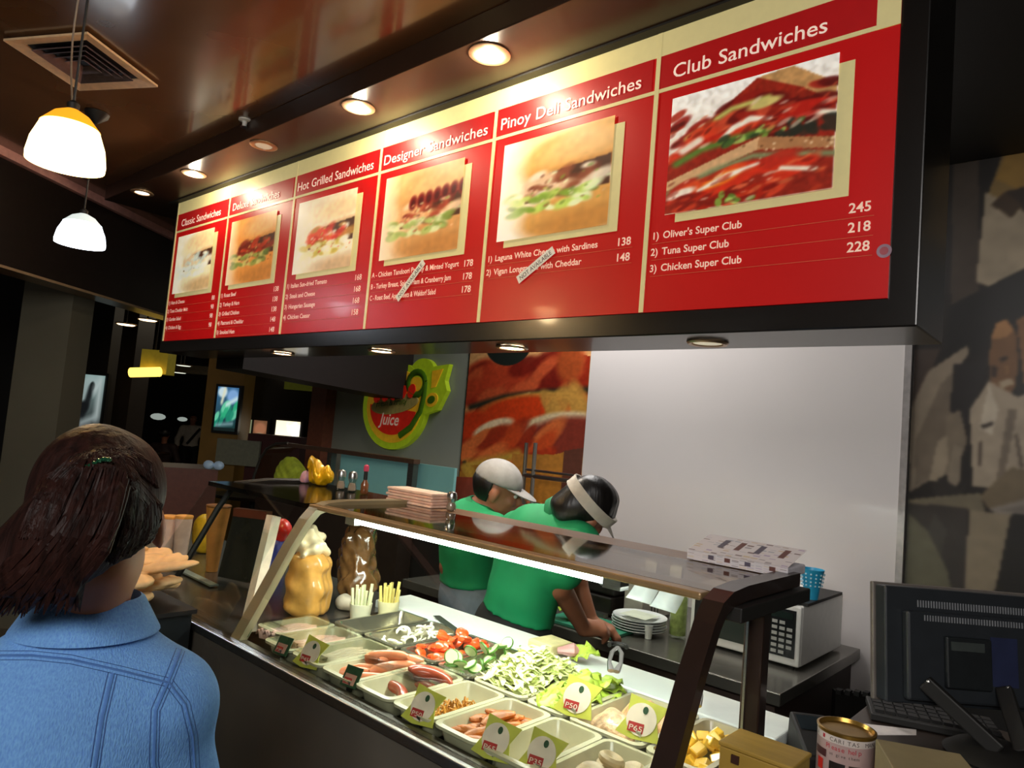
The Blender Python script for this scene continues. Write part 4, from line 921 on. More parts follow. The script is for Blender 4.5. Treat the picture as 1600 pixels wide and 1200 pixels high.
m_key = mat('key_grey', '#a9aaa4', 0.4)
for r in range(6):
    for c in range(3):
        if (r, c) in ((0, 2), (5, 2)): continue
        x = MX1-0.108+0.029*c; z = MZ1-0.072-0.0225*r
        obj('key', MB().box(x, x+0.021, MY0-0.0065, MY0-0.004, z-0.006, z+0.006), m_key, kp)
for sx in (MX0+0.03, MX1-0.05):
    for sy in (MY0+0.04, MY1-0.06): obj('foot', MB().lathe([(0.012, -0.0115), (0.012, 0.0)], (sx+0.01, sy, MZ0), 10), m_blackmat, mw)
tag(obj('tray_mat', MB().box(-1.10, -0.955, 2.88, 3.30, 1.0225, 1.034), m_blackmat), 'dark flat tray lying on top of the microwave', 'tray')
tb = thing('brown_box', 'brown box standing on the microwave behind the case post', 'box', (-1.12, 2.95, 1.0225))
obj('carton', MB().box(-1.20, -1.105, 2.87, 3.02, 1.0225, 1.12), mat('brown_carton', '#5a3d2a', 0.6), tb)
obj('carton_edge', MB().box(-1.107, -1.104, 2.868, 2.872, 1.0225, 1.12), m_white, tb)
tag(solid('crumpled_cloth', [ell((-1.045,2.875,1.045),(0.045,0.03,0.014)), ell((-1.01,2.865,1.055),(0.02,0.02,0.022))], mat('white_cloth', '#dcd8d2', 0.8), None, 0.004, 0.02, wob=0.004, wsc=60, seed=4, clip=lambda X: 1.035-X[...,2]), 'crumpled white cloth draped at the front of the microwave top', 'cloth')
bk = thing('blue_basket', 'small bright blue plastic basket with holes on the microwave', 'basket', (-0.985, 3.0, 1.034))
m_blue = mat('blue_plastic', '#2a9bc4', 0.35)
prof = [(0.026, 0.0), (0.030, 0.03), (0.040, 0.095), (0.046, 0.118), (0.043, 0.118), (0.037, 0.095), (0.027, 0.03), (0.023, 0.004)]
obj('basket_wall', MB().lathe(prof, (-0.985, 3.0, 1.034), 24), m_blue, bk)
hm = MB()
for k in range(14):
    for j in range(4):
        a = 2*math.pi*k/14; zz = 0.055+0.015*j; rr_ = 0.0335+0.0095*(zz-0.03)/0.065+0.0015; hm.ball((-0.985+rr_*math.cos(a), 3.0+rr_*math.sin(a), 1.034+zz), 0.0042, 6)
obj('perforations', hm, mat('hole_pale', '#b9dbe6', 0.5), bk)
# plates
m_plate = mat('white_china', '#dfe3e2', 0.2, var=0.02, coat=0.4)
pr_ = None
for k in range(5):
    z = 0.781+0.011*k; mb = MB().lathe([(0.0, 0.0), (0.062, 0.0), (0.066, 0.004), (0.105, 0.016), (0.118, 0.020), (0.118, 0.0235), (0.10, 0.0195), (0.064, 0.008), (0.0, 0.006)], (0, 0, 0), 36, caps=False)
    if k == 0: pr_ = obj('dinner_plate', mb, m_plate); o = pr_
    else: o = pr_.copy(); COL.objects.link(o)
    o.location = (-1.635+0.003*math.sin(k*2), 2.79, z)
    tag(o, ['bottom white plate of the stack on the back counter', 'white plate second from the bottom of the stack', 'middle white plate of the stack on the back counter', 'white plate just under the topmost of the stack', 'topmost white plate of the stack, carrying a paper sheet'][k], 'plate', 'white plates stacked on the back counter')
tag(obj('paper_sheet', MB().box(-1.70, -1.57, 2.73, 2.85, 0.8495, 0.8505), mat('greaseproof', '#c9cfbc', 0.6, var=0.12, scale=20)), 'pale greaseproof sheet lying on the plate stack', 'paper')
jr = thing('pickle_jar', 'tall glass jar of green contents beside the microwave', 'jar', (-1.485, 2.86, 0.78))
obj('jar_glass', MB().lathe([(0.034,0.001),(0.038,0.006),(0.038,0.17),(0.030,0.195),(0.030,0.215)], (-1.485,2.86,0.78), 22), glass_mat('jar_glass', (0.9,0.95,0.88)), jr)
obj('contents', MB().lathe([(0.032,0.012),(0.0345,0.016),(0.0345,0.165),(0.026,0.185)], (-1.485,2.86,0.78), 20), mat('green_relish', '#a3ad6a', 0.5, var=0.3, scale=50), jr)
obj('lid', MB().lathe([(0.033,0.212),(0.033,0.232),(0.03,0.235)], (-1.485,2.86,0.78), 22), mat('olive_lid', '#8a8c50', 0.4), jr)
tag(obj('white_cup', MB().lathe([(0.014,0),(0.018,0.055),(0.016,0.055),(0.012,0.004)], (-1.545,2.72,0.781), 16), m_white), 'tiny white paper cup in front of the plate stack', 'cup')
gr = thing('sandwich_press', 'dark steel sandwich press on the back counter behind the stooping person', 'sandwich press', (-2.05, 3.0, 0.78))
obj('press_base', MB().box(-2.25, -1.83, 2.86, 3.25, 0.79, 0.87), mat('press_dark', '#2c2926', 0.35, 0.6), gr, 0.006)
obj('press_lid', MB().box(-2.25, -1.83, 2.88, 3.25, 0.875, 0.955), m_blackmat, gr, 0.01)
obj('press_handle', MB().tube([Vector((-2.2,2.85,0.93)), Vector((-2.2,2.80,0.96)), Vector((-1.88,2.80,0.96)), Vector((-1.88,2.85,0.93))], 0.011, 8), m_steel, gr)
obj('drip_tray', MB().box(-2.24, -1.84, 2.82, 2.86, 0.782, 0.80), m_steel, gr)
for xx in (-2.22, -1.87): obj('foot', MB().box(xx, xx+0.03, 2.9, 3.2, 0.78, 0.79), m_blackmat, gr)
tg = thing('steel_box', 'pale grey steel box standing right of the sandwich press', 'box', (-1.74, 3.0, 0.78))
obj('housing', MB().box(-1.80, -1.70, 2.92, 3.22, 0.785, 1.02), mat('beige_steel', '#b3aca2', 0.35, 0.2), tg, 0.006)
cb = thing('chopping_board', 'green chopping board with salad leaves under the working hand', 'chopping board', (-1.72, 2.64, 0.78))
obj('board', MB().box(-1.98, -1.62, 2.55, 2.78, 0.781, 0.795), mat('green_board', '#2f7d62', 0.4), cb, 0.003)
for k, p in enumerate(((-1.90,2.60,0.82),(-1.86,2.66,0.825),(-1.93,2.68,0.815))):
    o = leaf('lettuce_leaf', m_leaf, 0.10, 0.04, 0.012, 20+k); o.location = p; o.rotation_euler = (0.3*k, 0.2, k*1.3); tag(o, 'green lettuce leaf lying on the green chopping board', 'lettuce leaf', 'leaves on the green chopping board')
fk = thing('fork_rest', 'steel rack of forks beside the plates on the back counter', 'fork rack', (-1.66, 2.98, 0.78))
for k in range(6): obj('fork', MB().tube([Vector((-1.74+0.016*k, 2.99, 0.785)), Vector((-1.735+0.016*k, 2.985, 0.90))], 0.0035, 6), m_steeld, fk)
# hanging papers clipped below the shelf
for k, (x0, lb) in enumerate(((-0.925, 'left white curled paper note hanging below the glass shelf'), (-0.858, 'right white curled paper note hanging below the glass shelf'))):
    t = thing('paper_note', lb, 'paper note', (x0+0.03, 1.56, 1.30), 0, 'paper notes below the shelf')
    mb = MB(); n = 8; vs = []
    for i in range(n):
        u = i/(n-1); z = 1.285-0.078*u-0.006*k; y = 1.572-0.02*u**2; dx = -0.026*u**1.6
        vs += [(x0+dx, y, z), (x0+0.062+dx*0.7, y, z-0.003)]
    mb.add(vs, [(2*i, 2*i+1, 2*i+3, 2*i+2) for i in range(n-1)], True); o = obj('paper_sheet', mb, mat('note_paper', '#cfd6d8', 0.6), t)
    s = o.modifiers.new('Solidify', 'SOLIDIFY'); s.thickness = 0.0008
    obj('note_clip', MB().box(x0+0.015, x0+0.045, 1.566, 1.578, 1.278, 1.306), m_steel, t)

# ================================================================== things on the glass shelf
ZT = 1.326
def shaker(label, x, y, h=0.075):
    t = thing('salt_shaker', label, 'shaker', (x, y, ZT), 0, 'glass shakers on the shelf'); c = (x, y, ZT)
    obj('glass_body', MB().lathe([(0.013,0.001),(0.016,0.004),(0.016,h*0.25),(0.012,h*0.45),(0.016,h*0.60),(0.016,h*0.66)], c, 16), glass_mat('shaker_glass', (0.8,0.78,0.74), 0.02, 2.5), t)
    obj('contents', MB().lathe([(0.011,0.004),(0.013,0.006),(0.013,h*0.25),(0.009,h*0.42)], c, 14), mat('salt', '#b9aa9a', 0.7), t)
    obj('steel_cap', MB().lathe([(0.0165,h*0.64),(0.0165,h*0.82),(0.013,h*0.95),(0.004,h)], c, 16), m_steel, t)
shaker('glass shaker with steel cap, leftmost of the pair on the shelf', -2.245, 1.60)
shaker('glass shaker with steel cap, right one of the pair on the shelf', -2.175, 1.60)
shaker('small glass shaker standing alone right of the napkins', -1.645, 1.60, 0.062)
sb = thing('hot_sauce_bottle', 'slim hot sauce bottle with pink cap on the shelf', 'sauce bottle', (-2.10, 1.60, ZT))
obj('glass_body', MB().lathe([(0.012,0.001),(0.014,0.004),(0.014,0.035),(0.006,0.052),(0.005,0.07)], (-2.10,1.60,ZT), 16), mat('sauce_glass', '#7a4a2c', 0.15, coat=0.5), sb)
obj('neck_sleeve', MB().lathe([(0.0075,0.052),(0.007,0.085)], (-2.10,1.60,ZT), 12), m_blackmat, sb)
obj('cap', MB().lathe([(0.009,0.082),(0.010,0.088),(0.009,0.102),(0.003,0.106)], (-2.10,1.60,ZT), 12), mat('pink_cap', '#d94a6a', 0.35), sb)
nk = thing('napkin_stack', 'thick stack of pale pink folded napkins on the shelf', 'napkins', (-1.82, 1.61, ZT))
for k in range(5):
    s = 0.004*math.sin(k*2.3); obj('napkin', MB().box(-1.935+s, -1.705+s*0.5, 1.568+0.003*(k%2), 1.66, ZT+0.0095*k, ZT+0.0095*k+0.0088), mat('napkin_%d' % (k % 2), ['#ecc9b4', '#e3b9a6'][k % 2], 0.8), nk, 0.003)
nw = thing('newspaper_stack', 'folded stack of newspapers with printed adverts on the right end of the shelf', 'newspaper', (-0.68, 1.62, ZT))
a = Art(120, 60, '#d7d4da')
q_ = random.Random(3)
for r in range(9):
    for c in range(13):
        if q_.random() < 0.55: a.mixin(((a.x > c/13+0.006) & (a.x < c/13+0.068) & (a.y > r/9+0.02) & (a.y < r/9+0.02+0.07*q_.random()))*0.8, q_.choice(['#8f8c98', '#b4a9a6', '#6b5a5c', '#a99cc0', '#c9b79a', '#9aa4b4']))
for cx in (0.25, 0.42, 0.62, 0.86): a.mixin(((abs(a.x-cx) < 0.03) & (abs(a.y-0.6) < 0.22))*0.9, q_.choice(['#4a4458', '#5a2f2a', '#3c3a48']))
m_news = art_mat('news_print', 0.0, 0.6)
b0 = [(-0.80,1.566),(-0.565,1.566),(-0.565,1.675),(-0.80,1.675)]
obj('folded_sheets', MB().prism([(x, y, ZT+0.0005) for x, y in b0], (0,0,0.022)), mat('news_paper', '#cfccd2', 0.7), nw, 0.004)
a.mesh('printed_top', (-0.80,1.563,ZT+0.0235), X_, Vector((0,0.112,0.030)), 0.236, 0.117, m_news, nw)
a.mesh('printed_front', (-0.80,1.5635,ZT+0.002), X_, Z_, 0.236, 0.021, m_news, nw)
yb = thing('chips_bag', 'crumpled yellow foil snack bag on the left end of the shelf', 'snack bag', (-2.38, 1.62, ZT))
solid('foil_bag', [ell((-2.40,1.61,ZT+0.035),(0.072,0.03,0.045)), ell((-2.44,1.61,ZT+0.075),(0.035,0.018,0.03))], mat('yellow_foil', '#d9a80e', 0.3, 0.3, var=0.25, scale=14), yb, 0.005, 0.03, wob=0.010, wsc=50, seed=8, clip=lambda X: ZT+0.001-X[...,2])
solid('pink_panel', [ell((-2.468,1.59,ZT+0.025),(0.022,0.02,0.028))], mat('lilac_foil', '#b58a9c', 0.35), yb, 0.005, 0.02, wob=0.005, wsc=50, seed=9, clip=lambda X: ZT+0.001-X[...,2])

# ================================================================== left case: bags, cups, bread
kb = thing('bread_bag', 'tan plastic bag of bread with crumpled white top at the left end of the pans', 'bread bag', (-1.99, 1.33, 0.963))
c_ = Vector((-1.985, 1.33, 0.963))
solid('bag_body', [cone(c_+Vector((0,0,0.05)), c_+Vector((0,0,0.14)), 0.072, 0.066)], mat('tan_bag', '#d0994a', 0.3, var=0.25, scale=18, coat=0.5, bump=0.3), kb, 0.006, 0.02, wob=0.010, wsc=35, seed=3, clip=lambda X: 0.964-X[...,2])
solid('crumpled_top', [ell(c_+Vector((0.0,0,0.205)),(0.058,0.05,0.026)), ell(c_+Vector((-0.015,0,0.24)),(0.036,0.03,0.034))], mat('white_film', '#efe0b8', 0.35, var=0.08, scale=30, coat=0.4), kb, 0.005, 0.03, wob=0.014, wsc=60, seed=6)
cbag = thing('clear_bag', 'shiny clear plastic bag holding brown bread behind the tan bag', 'plastic bag', (-2.0, 1.56, 0.963))
c_ = Vector((-2.07, 1.58, 0.963))
solid('bag_film', [cone(c_+Vector((0,0,0.08)), c_+Vector((0.01,0,0.22)), 0.072, 0.058), ell(c_+Vector((0.045,-0.04,0.05)),(0.07,0.05,0.045))], mat('brown_film', '#7a5530', 0.15, var=0.4, scale=22, coat=0.9, bump=0.5), cbag, 0.006, 0.04, wob=0.016, wsc=45, seed=12, clip=lambda X: 0.964-X[...,2])
tag(solid('folded_paper_bag', [ell((-1.965,1.47,0.985),(0.045,0.028,0.024))], mat('pale_paper', '#e6d8bf', 0.6), None, 0.005, 0.02, wob=0.006, wsc=50, seed=2, clip=lambda X: 0.964-X[...,2]), 'small pale folded paper bag between the bread bag and the cups', 'paper bag')
for lb, x, y, c1, c2 in (('white cup packed with pale cabbage strips', -1.855, 1.445, '#e6e2c2', '#dfe0b4'), ('white cup packed with pale yellow strips', -1.84, 1.545, '#e8dfb0', '#e6d67c')):
    t = thing('food_cup', lb, 'cup', (x, y, 0.965), 0, 'cups of strips beside the bread bag')
    zz = 0.925
    obj('cup_wall', MB().lathe([(0.026,0.0),(0.036,0.085),(0.034,0.085),(0.025,0.004)], (x,y,zz), 22), mat('cup_'+c1[1:], c1, 0.35), t)
    for k in range(12):
        aa = k*2.4; r0 = 0.022*((k % 4)/4+0.2)
        obj('strip', MB().tube([(x+r0*math.cos(aa), y+r0*math.sin(aa), zz+0.03), (x+r0*1.5*math.cos(aa), y+r0*1.5*math.sin(aa), zz+0.12+0.012*(k % 3))], [0.006, 0.005], 6), mat('strips_'+c2[1:], c2, 0.5, var=0.15), t)
rb = thing('red_blue_pack', 'red and blue plastic pack standing in the left case behind the tan bag', 'pack', (-2.35, 1.48, 0.963))
p = at_depth(440, 832, 2.85)
rb.location = (p.x, p.y, 0.963)
solid('red_top', [ell((p.x, p.y, p.z+0.01),(0.045,0.03,0.045))], mat('red_pack', '#d42a1c', 0.35, coat=0.4), rb, 0.006, 0.02, wob=0.006, wsc=40, seed=3, clip=lambda X: 0.964-X[...,2])
solid('blue_base', [cone((p.x-0.015, p.y, 0.99), (p.x-0.015, p.y, p.z-0.055), 0.04, 0.035)], mat('blue_pack', '#3a489c', 0.4), rb, 0.006, 0.02, wob=0.006, wsc=40, seed=5, clip=lambda X: 0.964-X[...,2])
br = thing('bread_stand', 'black stand in front of the counter carrying a heap of bread', 'display stand', (-2.2, 0.9, 0))
obj('stand_body', MB().box(-2.42, -2.03, 0.76, 0.985, 0, 1.00), mat('black_stand', '#1c2224', 0.45), br, 0.004)
obj('stand_tray', MB().box(-2.44, -2.01, 0.745, 0.988, 1.00, 1.012), m_blackmat, br)
m_bread = mat('crusty_bread', '#edc48c', 0.6, var=0.22, scale=14, bump=0.3, detail=6)
rr2 = random.Random(4)
for k in range(20):
    a = rr2.uniform(-0.4, 0.9); cx = -2.36+0.06*(k % 5)+0.02*(k//5); cy = 0.83+0.075*((k//5) % 2)+rr2.uniform(-0.015, 0.015); cz = 1.034+0.030*(k//5)+0.006*(k % 2)
    o = solid('bread_piece', [ell((cx, cy, cz), (0.085, 0.045, 0.015), (Matrix.Rotation(a,3,'Z') @ Matrix.Rotation(-0.30+0.12*(k%3),3,'Y') @ Matrix.Rotation(0.25-0.2*(k%2),3,'X')))], m_bread, None, 0.004, 0.01, wob=0.005, wsc=45, seed=k, clip=lambda X: 1.013-X[...,2])
    tag(o, 'flat tan crusty bread piece heaped on the black stand', 'bread', 'bread on the black stand')
for k, (px, lb) in enumerate(((259, 'left of two tall pale paper cups with orange rims'), (282, 'right of two tall pale paper cups with orange rims'))):
    b = at_depth(px, 862, 3.0); tp = at_depth(px+4, 808, 3.0); h = tp.z-0.962
    t = thing('paper_cup_stack', lb, 'paper cups', (b.x, b.y, 0.962), 0, 'tall paper cups at the left end')
    obj('cup_wall', MB().lathe([(0.027,0),(0.034,h-0.012),(0.034,h)], (b.x,b.y,0.962), 20), mat('pale_paper_cup', '#c9b3a6', 0.5), t)
    obj('orange_rim', MB().lathe([(0.0345,h-0.006),(0.036,h),(0.0345,h+0.006),(0.03,h+0.006)], (b.x,b.y,0.962), 20), mat('orange_rim', '#e0a04c', 0.45), t)
b = at_depth(333, 872, 2.75)
cn = thing('paper_cone', 'tall tan paper cone behind the black frame of the left case', 'paper cone', (b.x, b.y, 0.963))
obj('cone_body', MB().lathe([(0.022,0.0),(0.030,0.10),(0.046,0.25),(0.042,0.25),(0.026,0.10),(0.018,0.004)], (b.x,b.y,0.963), 20), mat('tan_cone', '#b9803c', 0.5, var=0.15), cn)
obj('cone_rim', MB().lathe([(0.046,0.246),(0.048,0.250),(0.046,0.254),(0.043,0.252)], (b.x,b.y,0.963), 20), mat('cone_rim_dark', '#7a4f24', 0.5), cn)
yp = at_depth(318, 835, 3.1)
tag(solid('yellow_box_pack', [ell((yp.x,yp.y,0.963+0.08),(0.07,0.05,0.09))], mat('yellow_pack', '#c9a41e', 0.4, var=0.2), None, 0.008, 0.02, wob=0.008, wsc=30, seed=1, clip=lambda X: 0.964-X[...,2]), 'yellow snack pack behind the paper cone in the left case', 'snack pack')
obj('white_rail', MB().bar(at_z(262, 880, 0.97), at_z(335, 915, 0.97), 0.03, 0.006), mat('pale_rail', '#8b9a94', 0.4), ct)

# ================================================================== shelving under the grey wall
su = thing('shelf_unit', 'brown shelf unit of bottles standing behind the counter under the poster', 'shelf unit', (-3.3, 3.2, 0))
m_bw = mat('shelf_wood', '#5a2a1e', 0.5, var=0.15)
for x in (-3.62, -3.22, -2.98): obj('side_board', MB().box(x, x+0.02, 3.05, 3.40, 0, 1.16), m_bw, su)
for z in (0.25, 0.52, 0.80, 1.14): obj('shelf_board', MB().box(-3.60, -2.98, 3.06, 3.40, z, z+0.02), m_bw, su)
obj('back_board', MB().box(-3.62, -2.96, 3.40, 3.42, 0, 1.16), m_blackmat, su)
tag(obj('red_crate', MB().box(-3.56, -3.26, 3.07, 3.30, 0.8205, 0.95), mat('red_crate', '#a3262a', 0.45, var=0.15), None, 0.006), 'red box on the shelf unit behind the glass case', 'box')
prb = thing('water_bottle', 'clear bottle on the shelf unit below the red box', 'bottle', (-3.54, 3.12, 0.5405), 0, 'bottles on the shelf unit')
ob = obj('bottle_body', MB().lathe([(0.028,0.0),(0.03,0.006),(0.03,0.13),(0.012,0.18),(0.012,0.205)], (-3.54,3.12,0.5405), 16), mat('bottle_lilac', '#8a86a8', 0.15, var=0.3, coat=0.8), prb)
oc = obj('bottle_cap', MB().lathe([(0.0135,0.203),(0.0135,0.222),(0.012,0.224)], (-3.54,3.12,0.5405), 12), m_white, prb)
for k in range(1, 8):
    c = copy_tree(prb); c.location = (-3.54+0.075*(k % 4), 3.12+0.09*(k//4), 0.5405); tag(c, 'clear bottle on the shelf unit below the red box')
jg = thing('blender_jug', 'glass blender jug on the shelf unit right of the red box', 'blender', (-3.11, 3.2, 0.8205))
obj('jug', MB().lathe([(0.05,0.08),(0.06,0.24),(0.065,0.27),(0.058,0.27),(0.045,0.085)], (-3.11,3.2,0.8205), 20), glass_mat('jug_glass', (0.75,0.72,0.7), 0.05, 2.5), jg)
obj('motor_base', MB().lathe([(0.06,0.0),(0.062,0.01),(0.05,0.08)], (-3.11,3.2,0.8205), 20), mat('grey_base', '#6d625c', 0.4), jg)
rl = thing('red_lid_tub', 'clear tub with red lid on the lower shelf beside the jeans', 'tub', (-3.11, 3.15, 0.5405))
obj('tub_body', MB().lathe([(0.06,0.0),(0.066,0.10),(0.066,0.12)], (-3.11,3.15,0.5405), 20), mat('tub_grey', '#b5a8a0', 0.35), rl)
obj('tub_lid', MB().lathe([(0.07,0.115),(0.07,0.15),(0.06,0.155)], (-3.11,3.15,0.5405), 20), mat('tub_red', '#b3282a', 0.4), rl)
mb_ = thing('wooden_board', 'red brown wooden board standing behind the napkins', 'board', (-3.2, 3.3, 1.16))
obj('board', MB().hexa([(-3.35,3.10,1.161),(-2.9,3.10,1.161),(-2.9,3.13,1.161),(-3.35,3.13,1.161)], [(-3.30,3.14,1.29),(-2.9,3.14,1.32),(-2.9,3.17,1.32),(-3.30,3.17,1.29)]), mat('red_brown_board', '#6e2c1a', 0.45), mb_)
obj('board_edge', MB().box(-3.36, -2.89, 3.09, 3.14, 1.1605, 1.168), m_bw, mb_)
tag(obj('white_post', MB().lathe([(0.030,0),(0.030,0.006),(0.022,0.01),(0.022,1.345),(0.0,1.35)], (-3.17,3.03,0), 14), mat('pale_post', '#c4cdc0', 0.4)), 'pale round post between the grey wall and the sandwich poster', 'post')
c_ = Vector((-2.72, 3.1, 0.78))
for k in range(3):
    tag(obj('condiment_bottle', MB().lathe([(0.035,0.0),(0.037,0.3),(0.016,0.36),(0.014,0.42),(0.0,0.43)], (-2.70+0.10*k, 3.25, 0.781), 16), mat('cond_%d' % k, ['#7a3a1c', '#8a4a24', '#a35a30'][k], 0.3, coat=0.4)), ['leftmost brown bottle standing behind the two people', 'middle brown bottle standing behind the two people', 'right brown bottle standing behind the two people'][k], 'bottle', 'brown bottles on the back counter')
tag(obj('red_tray', MB().box(-2.62, -2.52, 3.0, 3.12, 0.781, 1.20), mat('red_tray', '#8a241c', 0.4), None, 0.005), 'tall red box behind the heads of the two people', 'box')

# ================================================================== juice bar display case
jc = thing('juice_case', 'curved glass juice bar case with steel posts below the round juice sign', 'display counter', (-4.5, 2.9, 0))
obj('case_base', MB().box(-4.95, -3.28, 2.78, 3.02, 0, 1.03), mat('case_base_dark', '#2b221c', 0.4), jc)
obj('top_rail', MB().box(-4.72, -3.23, 2.80, 2.85, 1.365, 1.392), mat('rail_brown', '#5a4436', 0.35, 0.5), jc)
for x in (-4.13, -3.29): obj('case_post', MB().box(x, x+0.05, 2.81, 2.85, 1.03, 1.365), m_steeld, jc)
obj('teal_panel', MB().box(-4.10, -2.98, 2.90, 2.92, 1.03, 1.365), mat('teal_glass', '#6fa3a0', 0.3, var=0.08, scale=3, emit=0.08), jc)
obj('panel_foot', MB().box(-3.28, -2.98, 2.89, 2.93, 0.0, 1.03), m_blackmat, jc)
cv = [(-5.06,1.03),(-5.04,1.12),(-4.98,1.25),(-4.90,1.33),(-4.78,1.375),(-4.62,1.39)]
mb = MB()
for (xa,za),(xb,zb) in zip(cv[:-1], cv[1:]): mb.add([(xa,2.80,za),(xb,2.80,zb),(xb,3.02,zb),(xa,3.02,za)], [(0,1,2,3)], True)
o = obj('curved_glass', mb, glass_mat('green_glass', (0.75, 0.78, 0.45), 0.05, 2.0), jc)
obj('glass_rim', MB().tube([Vector((x,2.80,z)) for x, z in cv], 0.010, 8), m_steeld, jc)
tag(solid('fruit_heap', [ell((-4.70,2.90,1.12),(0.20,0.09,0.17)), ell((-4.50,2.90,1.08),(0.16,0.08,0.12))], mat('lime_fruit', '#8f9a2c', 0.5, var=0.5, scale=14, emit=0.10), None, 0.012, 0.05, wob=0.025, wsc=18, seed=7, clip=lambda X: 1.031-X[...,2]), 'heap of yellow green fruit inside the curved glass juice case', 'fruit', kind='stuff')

# ================================================================== right hand counter
rc = thing('till_counter', 'dark brown till counter at the right end beside the glass case', 'counter', (0.2, 1.4, 0))
obj('till_top', MB().box(-0.53, 1.0, 0.95, 2.2, 0.925, 0.96), mat('till_top_dark', '#2a211c', 0.35, var=0.15), rc, 0.004)
obj('till_body', MB().box(-0.50, 1.0, 1.0, 2.18, 0, 0.925), m_brownm, rc)
ybx = thing('yellow_wooden_box', 'yellow wooden box with dark square marks beside the right end frame', 'box', (-0.46, 1.2, 0.96))
m_yb = mat('yellow_wood', '#a9883a', 0.5, var=0.12, scale=10, stretch=(1, 6, 1))
YX0, YX1, YY0, YY1, YZ = -0.522, -0.402, 1.180, 1.262, 1.103
obj('box_body', MB().box(YX0, YX1, YY0, YY1, 0.96, YZ-0.008), m_yb, ybx, 0.002)
obj('box_lid', MB().box(YX0-0.002, YX1+0.002, YY0-0.002, YY1+0.002, YZ-0.007, YZ), m_yb, ybx, 0.002)
m_sq = mat('dark_square', '#3c2018', 0.5)
for x, z in ((YX0+0.022, 1.083), (YX0+0.076, 1.080)): obj('square_mark', MB().box(x, x+0.013, YY0-0.0035, YY0, z-0.007, z+0.006), m_sq, ybx)
cn = thing('donation_can', 'round charity donation tin with printed label and gold lid', 'tin can', (-0.415, 1.50, 0.96))
CC = Vector((-0.415, 1.502, 0.96)); CR = 0.0505; CH = 0.122
obj('tin_wall', MB().lathe([(CR-0.001,0.0),(CR,0.002),(CR,CH-0.010)], CC, 40), mat('label_paper', '#b59a96', 0.45, var=0.06), cn)
obj('gold_lid', MB().lathe([(CR+0.001,CH-0.006),(CR+0.002,CH),(CR-0.002,CH+0.001),(CR-0.005,CH-0.006),(0.0,CH-0.006)], CC, 40, caps=False), mat('gold_tin', '#a3803c', 0.28, 0.8, var=0.15), cn)
def on_can(ang, z, d=0.0006): return CC+Vector(((CR+d)*math.sin(ang), -(CR+d)*math.cos(ang), z))
def wrap_text(s, a0, z, size, m, nm, step):
    for i, ch in enumerate(s):
        if ch == ' ': continue
        ang = a0+i*step; text(nm, ch, on_can(ang, z), (math.cos(ang), math.sin(ang), 0), Z_, size, m, cn)
tw = math.radians(-14)
def can_patch(nm, a0, a1, z0, z1, m, d=0.0004, n=14):
    mb = MB(); vs = []
    for i in range(n+1):
        an = a0+(a1-a0)*i/n; vs += [on_can(an, z0, d), on_can(an, z1, d)]
    mb.add(vs, [(2*i, 2*i+2, 2*i+3, 2*i+1) for i in range(n)], True); return obj(nm, mb, m, cn)
can_patch('label_band', -3.1, 3.1, CH-0.019, CH-0.006, mat('band_white', '#cfc4bd', 0.5), n=60)
m_ink = mat('label_ink', '#4a403e', 0.6); m_rink = mat('label_red', '#b8283a', 0.5)
wrap_text('CARITAS MANILA', -0.30, CH-0.0165, 0.0105, m_ink, 'label_letter', 0.155)
wrap_text('MANILA', -1.75, CH-0.0165, 0.0105, m_ink, 'label_letter', 0.155)
can_patch('red_cross_mark', -0.60, -0.50, CH-0.016, CH-0.009, m_rink, 0.0008, 3)
wrap_text('Please help', -0.45, CH-0.031, 0.0125, m_rink, 'label_letter_red', 0.115)
wrap_text('us give them', -0.30, CH-0.041, 0.008, m_ink, 'label_letter', 0.085)
can_patch('portrait_hair', -0.28, 0.28, CH-0.10, CH-0.052, mat('print_black', '#1c1412', 0.5), 0.0006)
can_patch('portrait_face', -0.17, 0.17, CH-0.095, CH-0.064, mat('print_skin', '#b0684c', 0.5), 0.0009)
can_patch('portrait_hair', 0.40, 0.80, CH-0.10, CH-0.052, mat('print_brown', '#3a261c', 0.5), 0.0006)
can_patch('portrait_face', 0.48, 0.72, CH-0.095, CH-0.064, mat('print_skin2', '#7a5038', 0.5), 0.0009)
can_patch('red_emblem', -0.85, -0.55, CH-0.075, CH-0.055, mat('print_red', '#d02a20', 0.5), 0.0006)
can_patch('dark_print', -1.05, -0.42, CH-0.050, CH-0.036, mat('print_maroon', '#4a2426', 0.5), 0.0006)
cbx = thing('cardboard_box', 'tan cardboard carton with white label between the tin and the monitor', 'carton', (-0.28, 1.45, 0.96))
qb = [(-0.352,1.452),(-0.296,1.338),(-0.175,1.397),(-0.231,1.511)]
obj('carton_body', MB().prism([(x,y,0.96) for x,y in qb], (0,0,0.135)), mat('tan_carton', '#8a7c58', 0.6, var=0.06), cbx, 0.002)
v_ = Vector((0.121, 0.059, 0)).normalized(); nn = Vector((v_.y, -v_.x, 0))
p0 = Vector((-0.296,1.338,0))+v_*0.004+nn*0.001
obj('white_label', MB().prism([p0+Z_*1.02, p0+v_*0.10+Z_*1.02, p0+v_*0.10+Z_*1.088, p0+Z_*1.088], nn*0.0006), mat('carton_label', '#c3c6cc', 0.5), cbx)
text('label_text', 'A FRAGILE', p0+v_*0.012+Z_*1.068+nn*0.0012, v_, Z_, 0.016, m_ink, cbx, width=0.07)
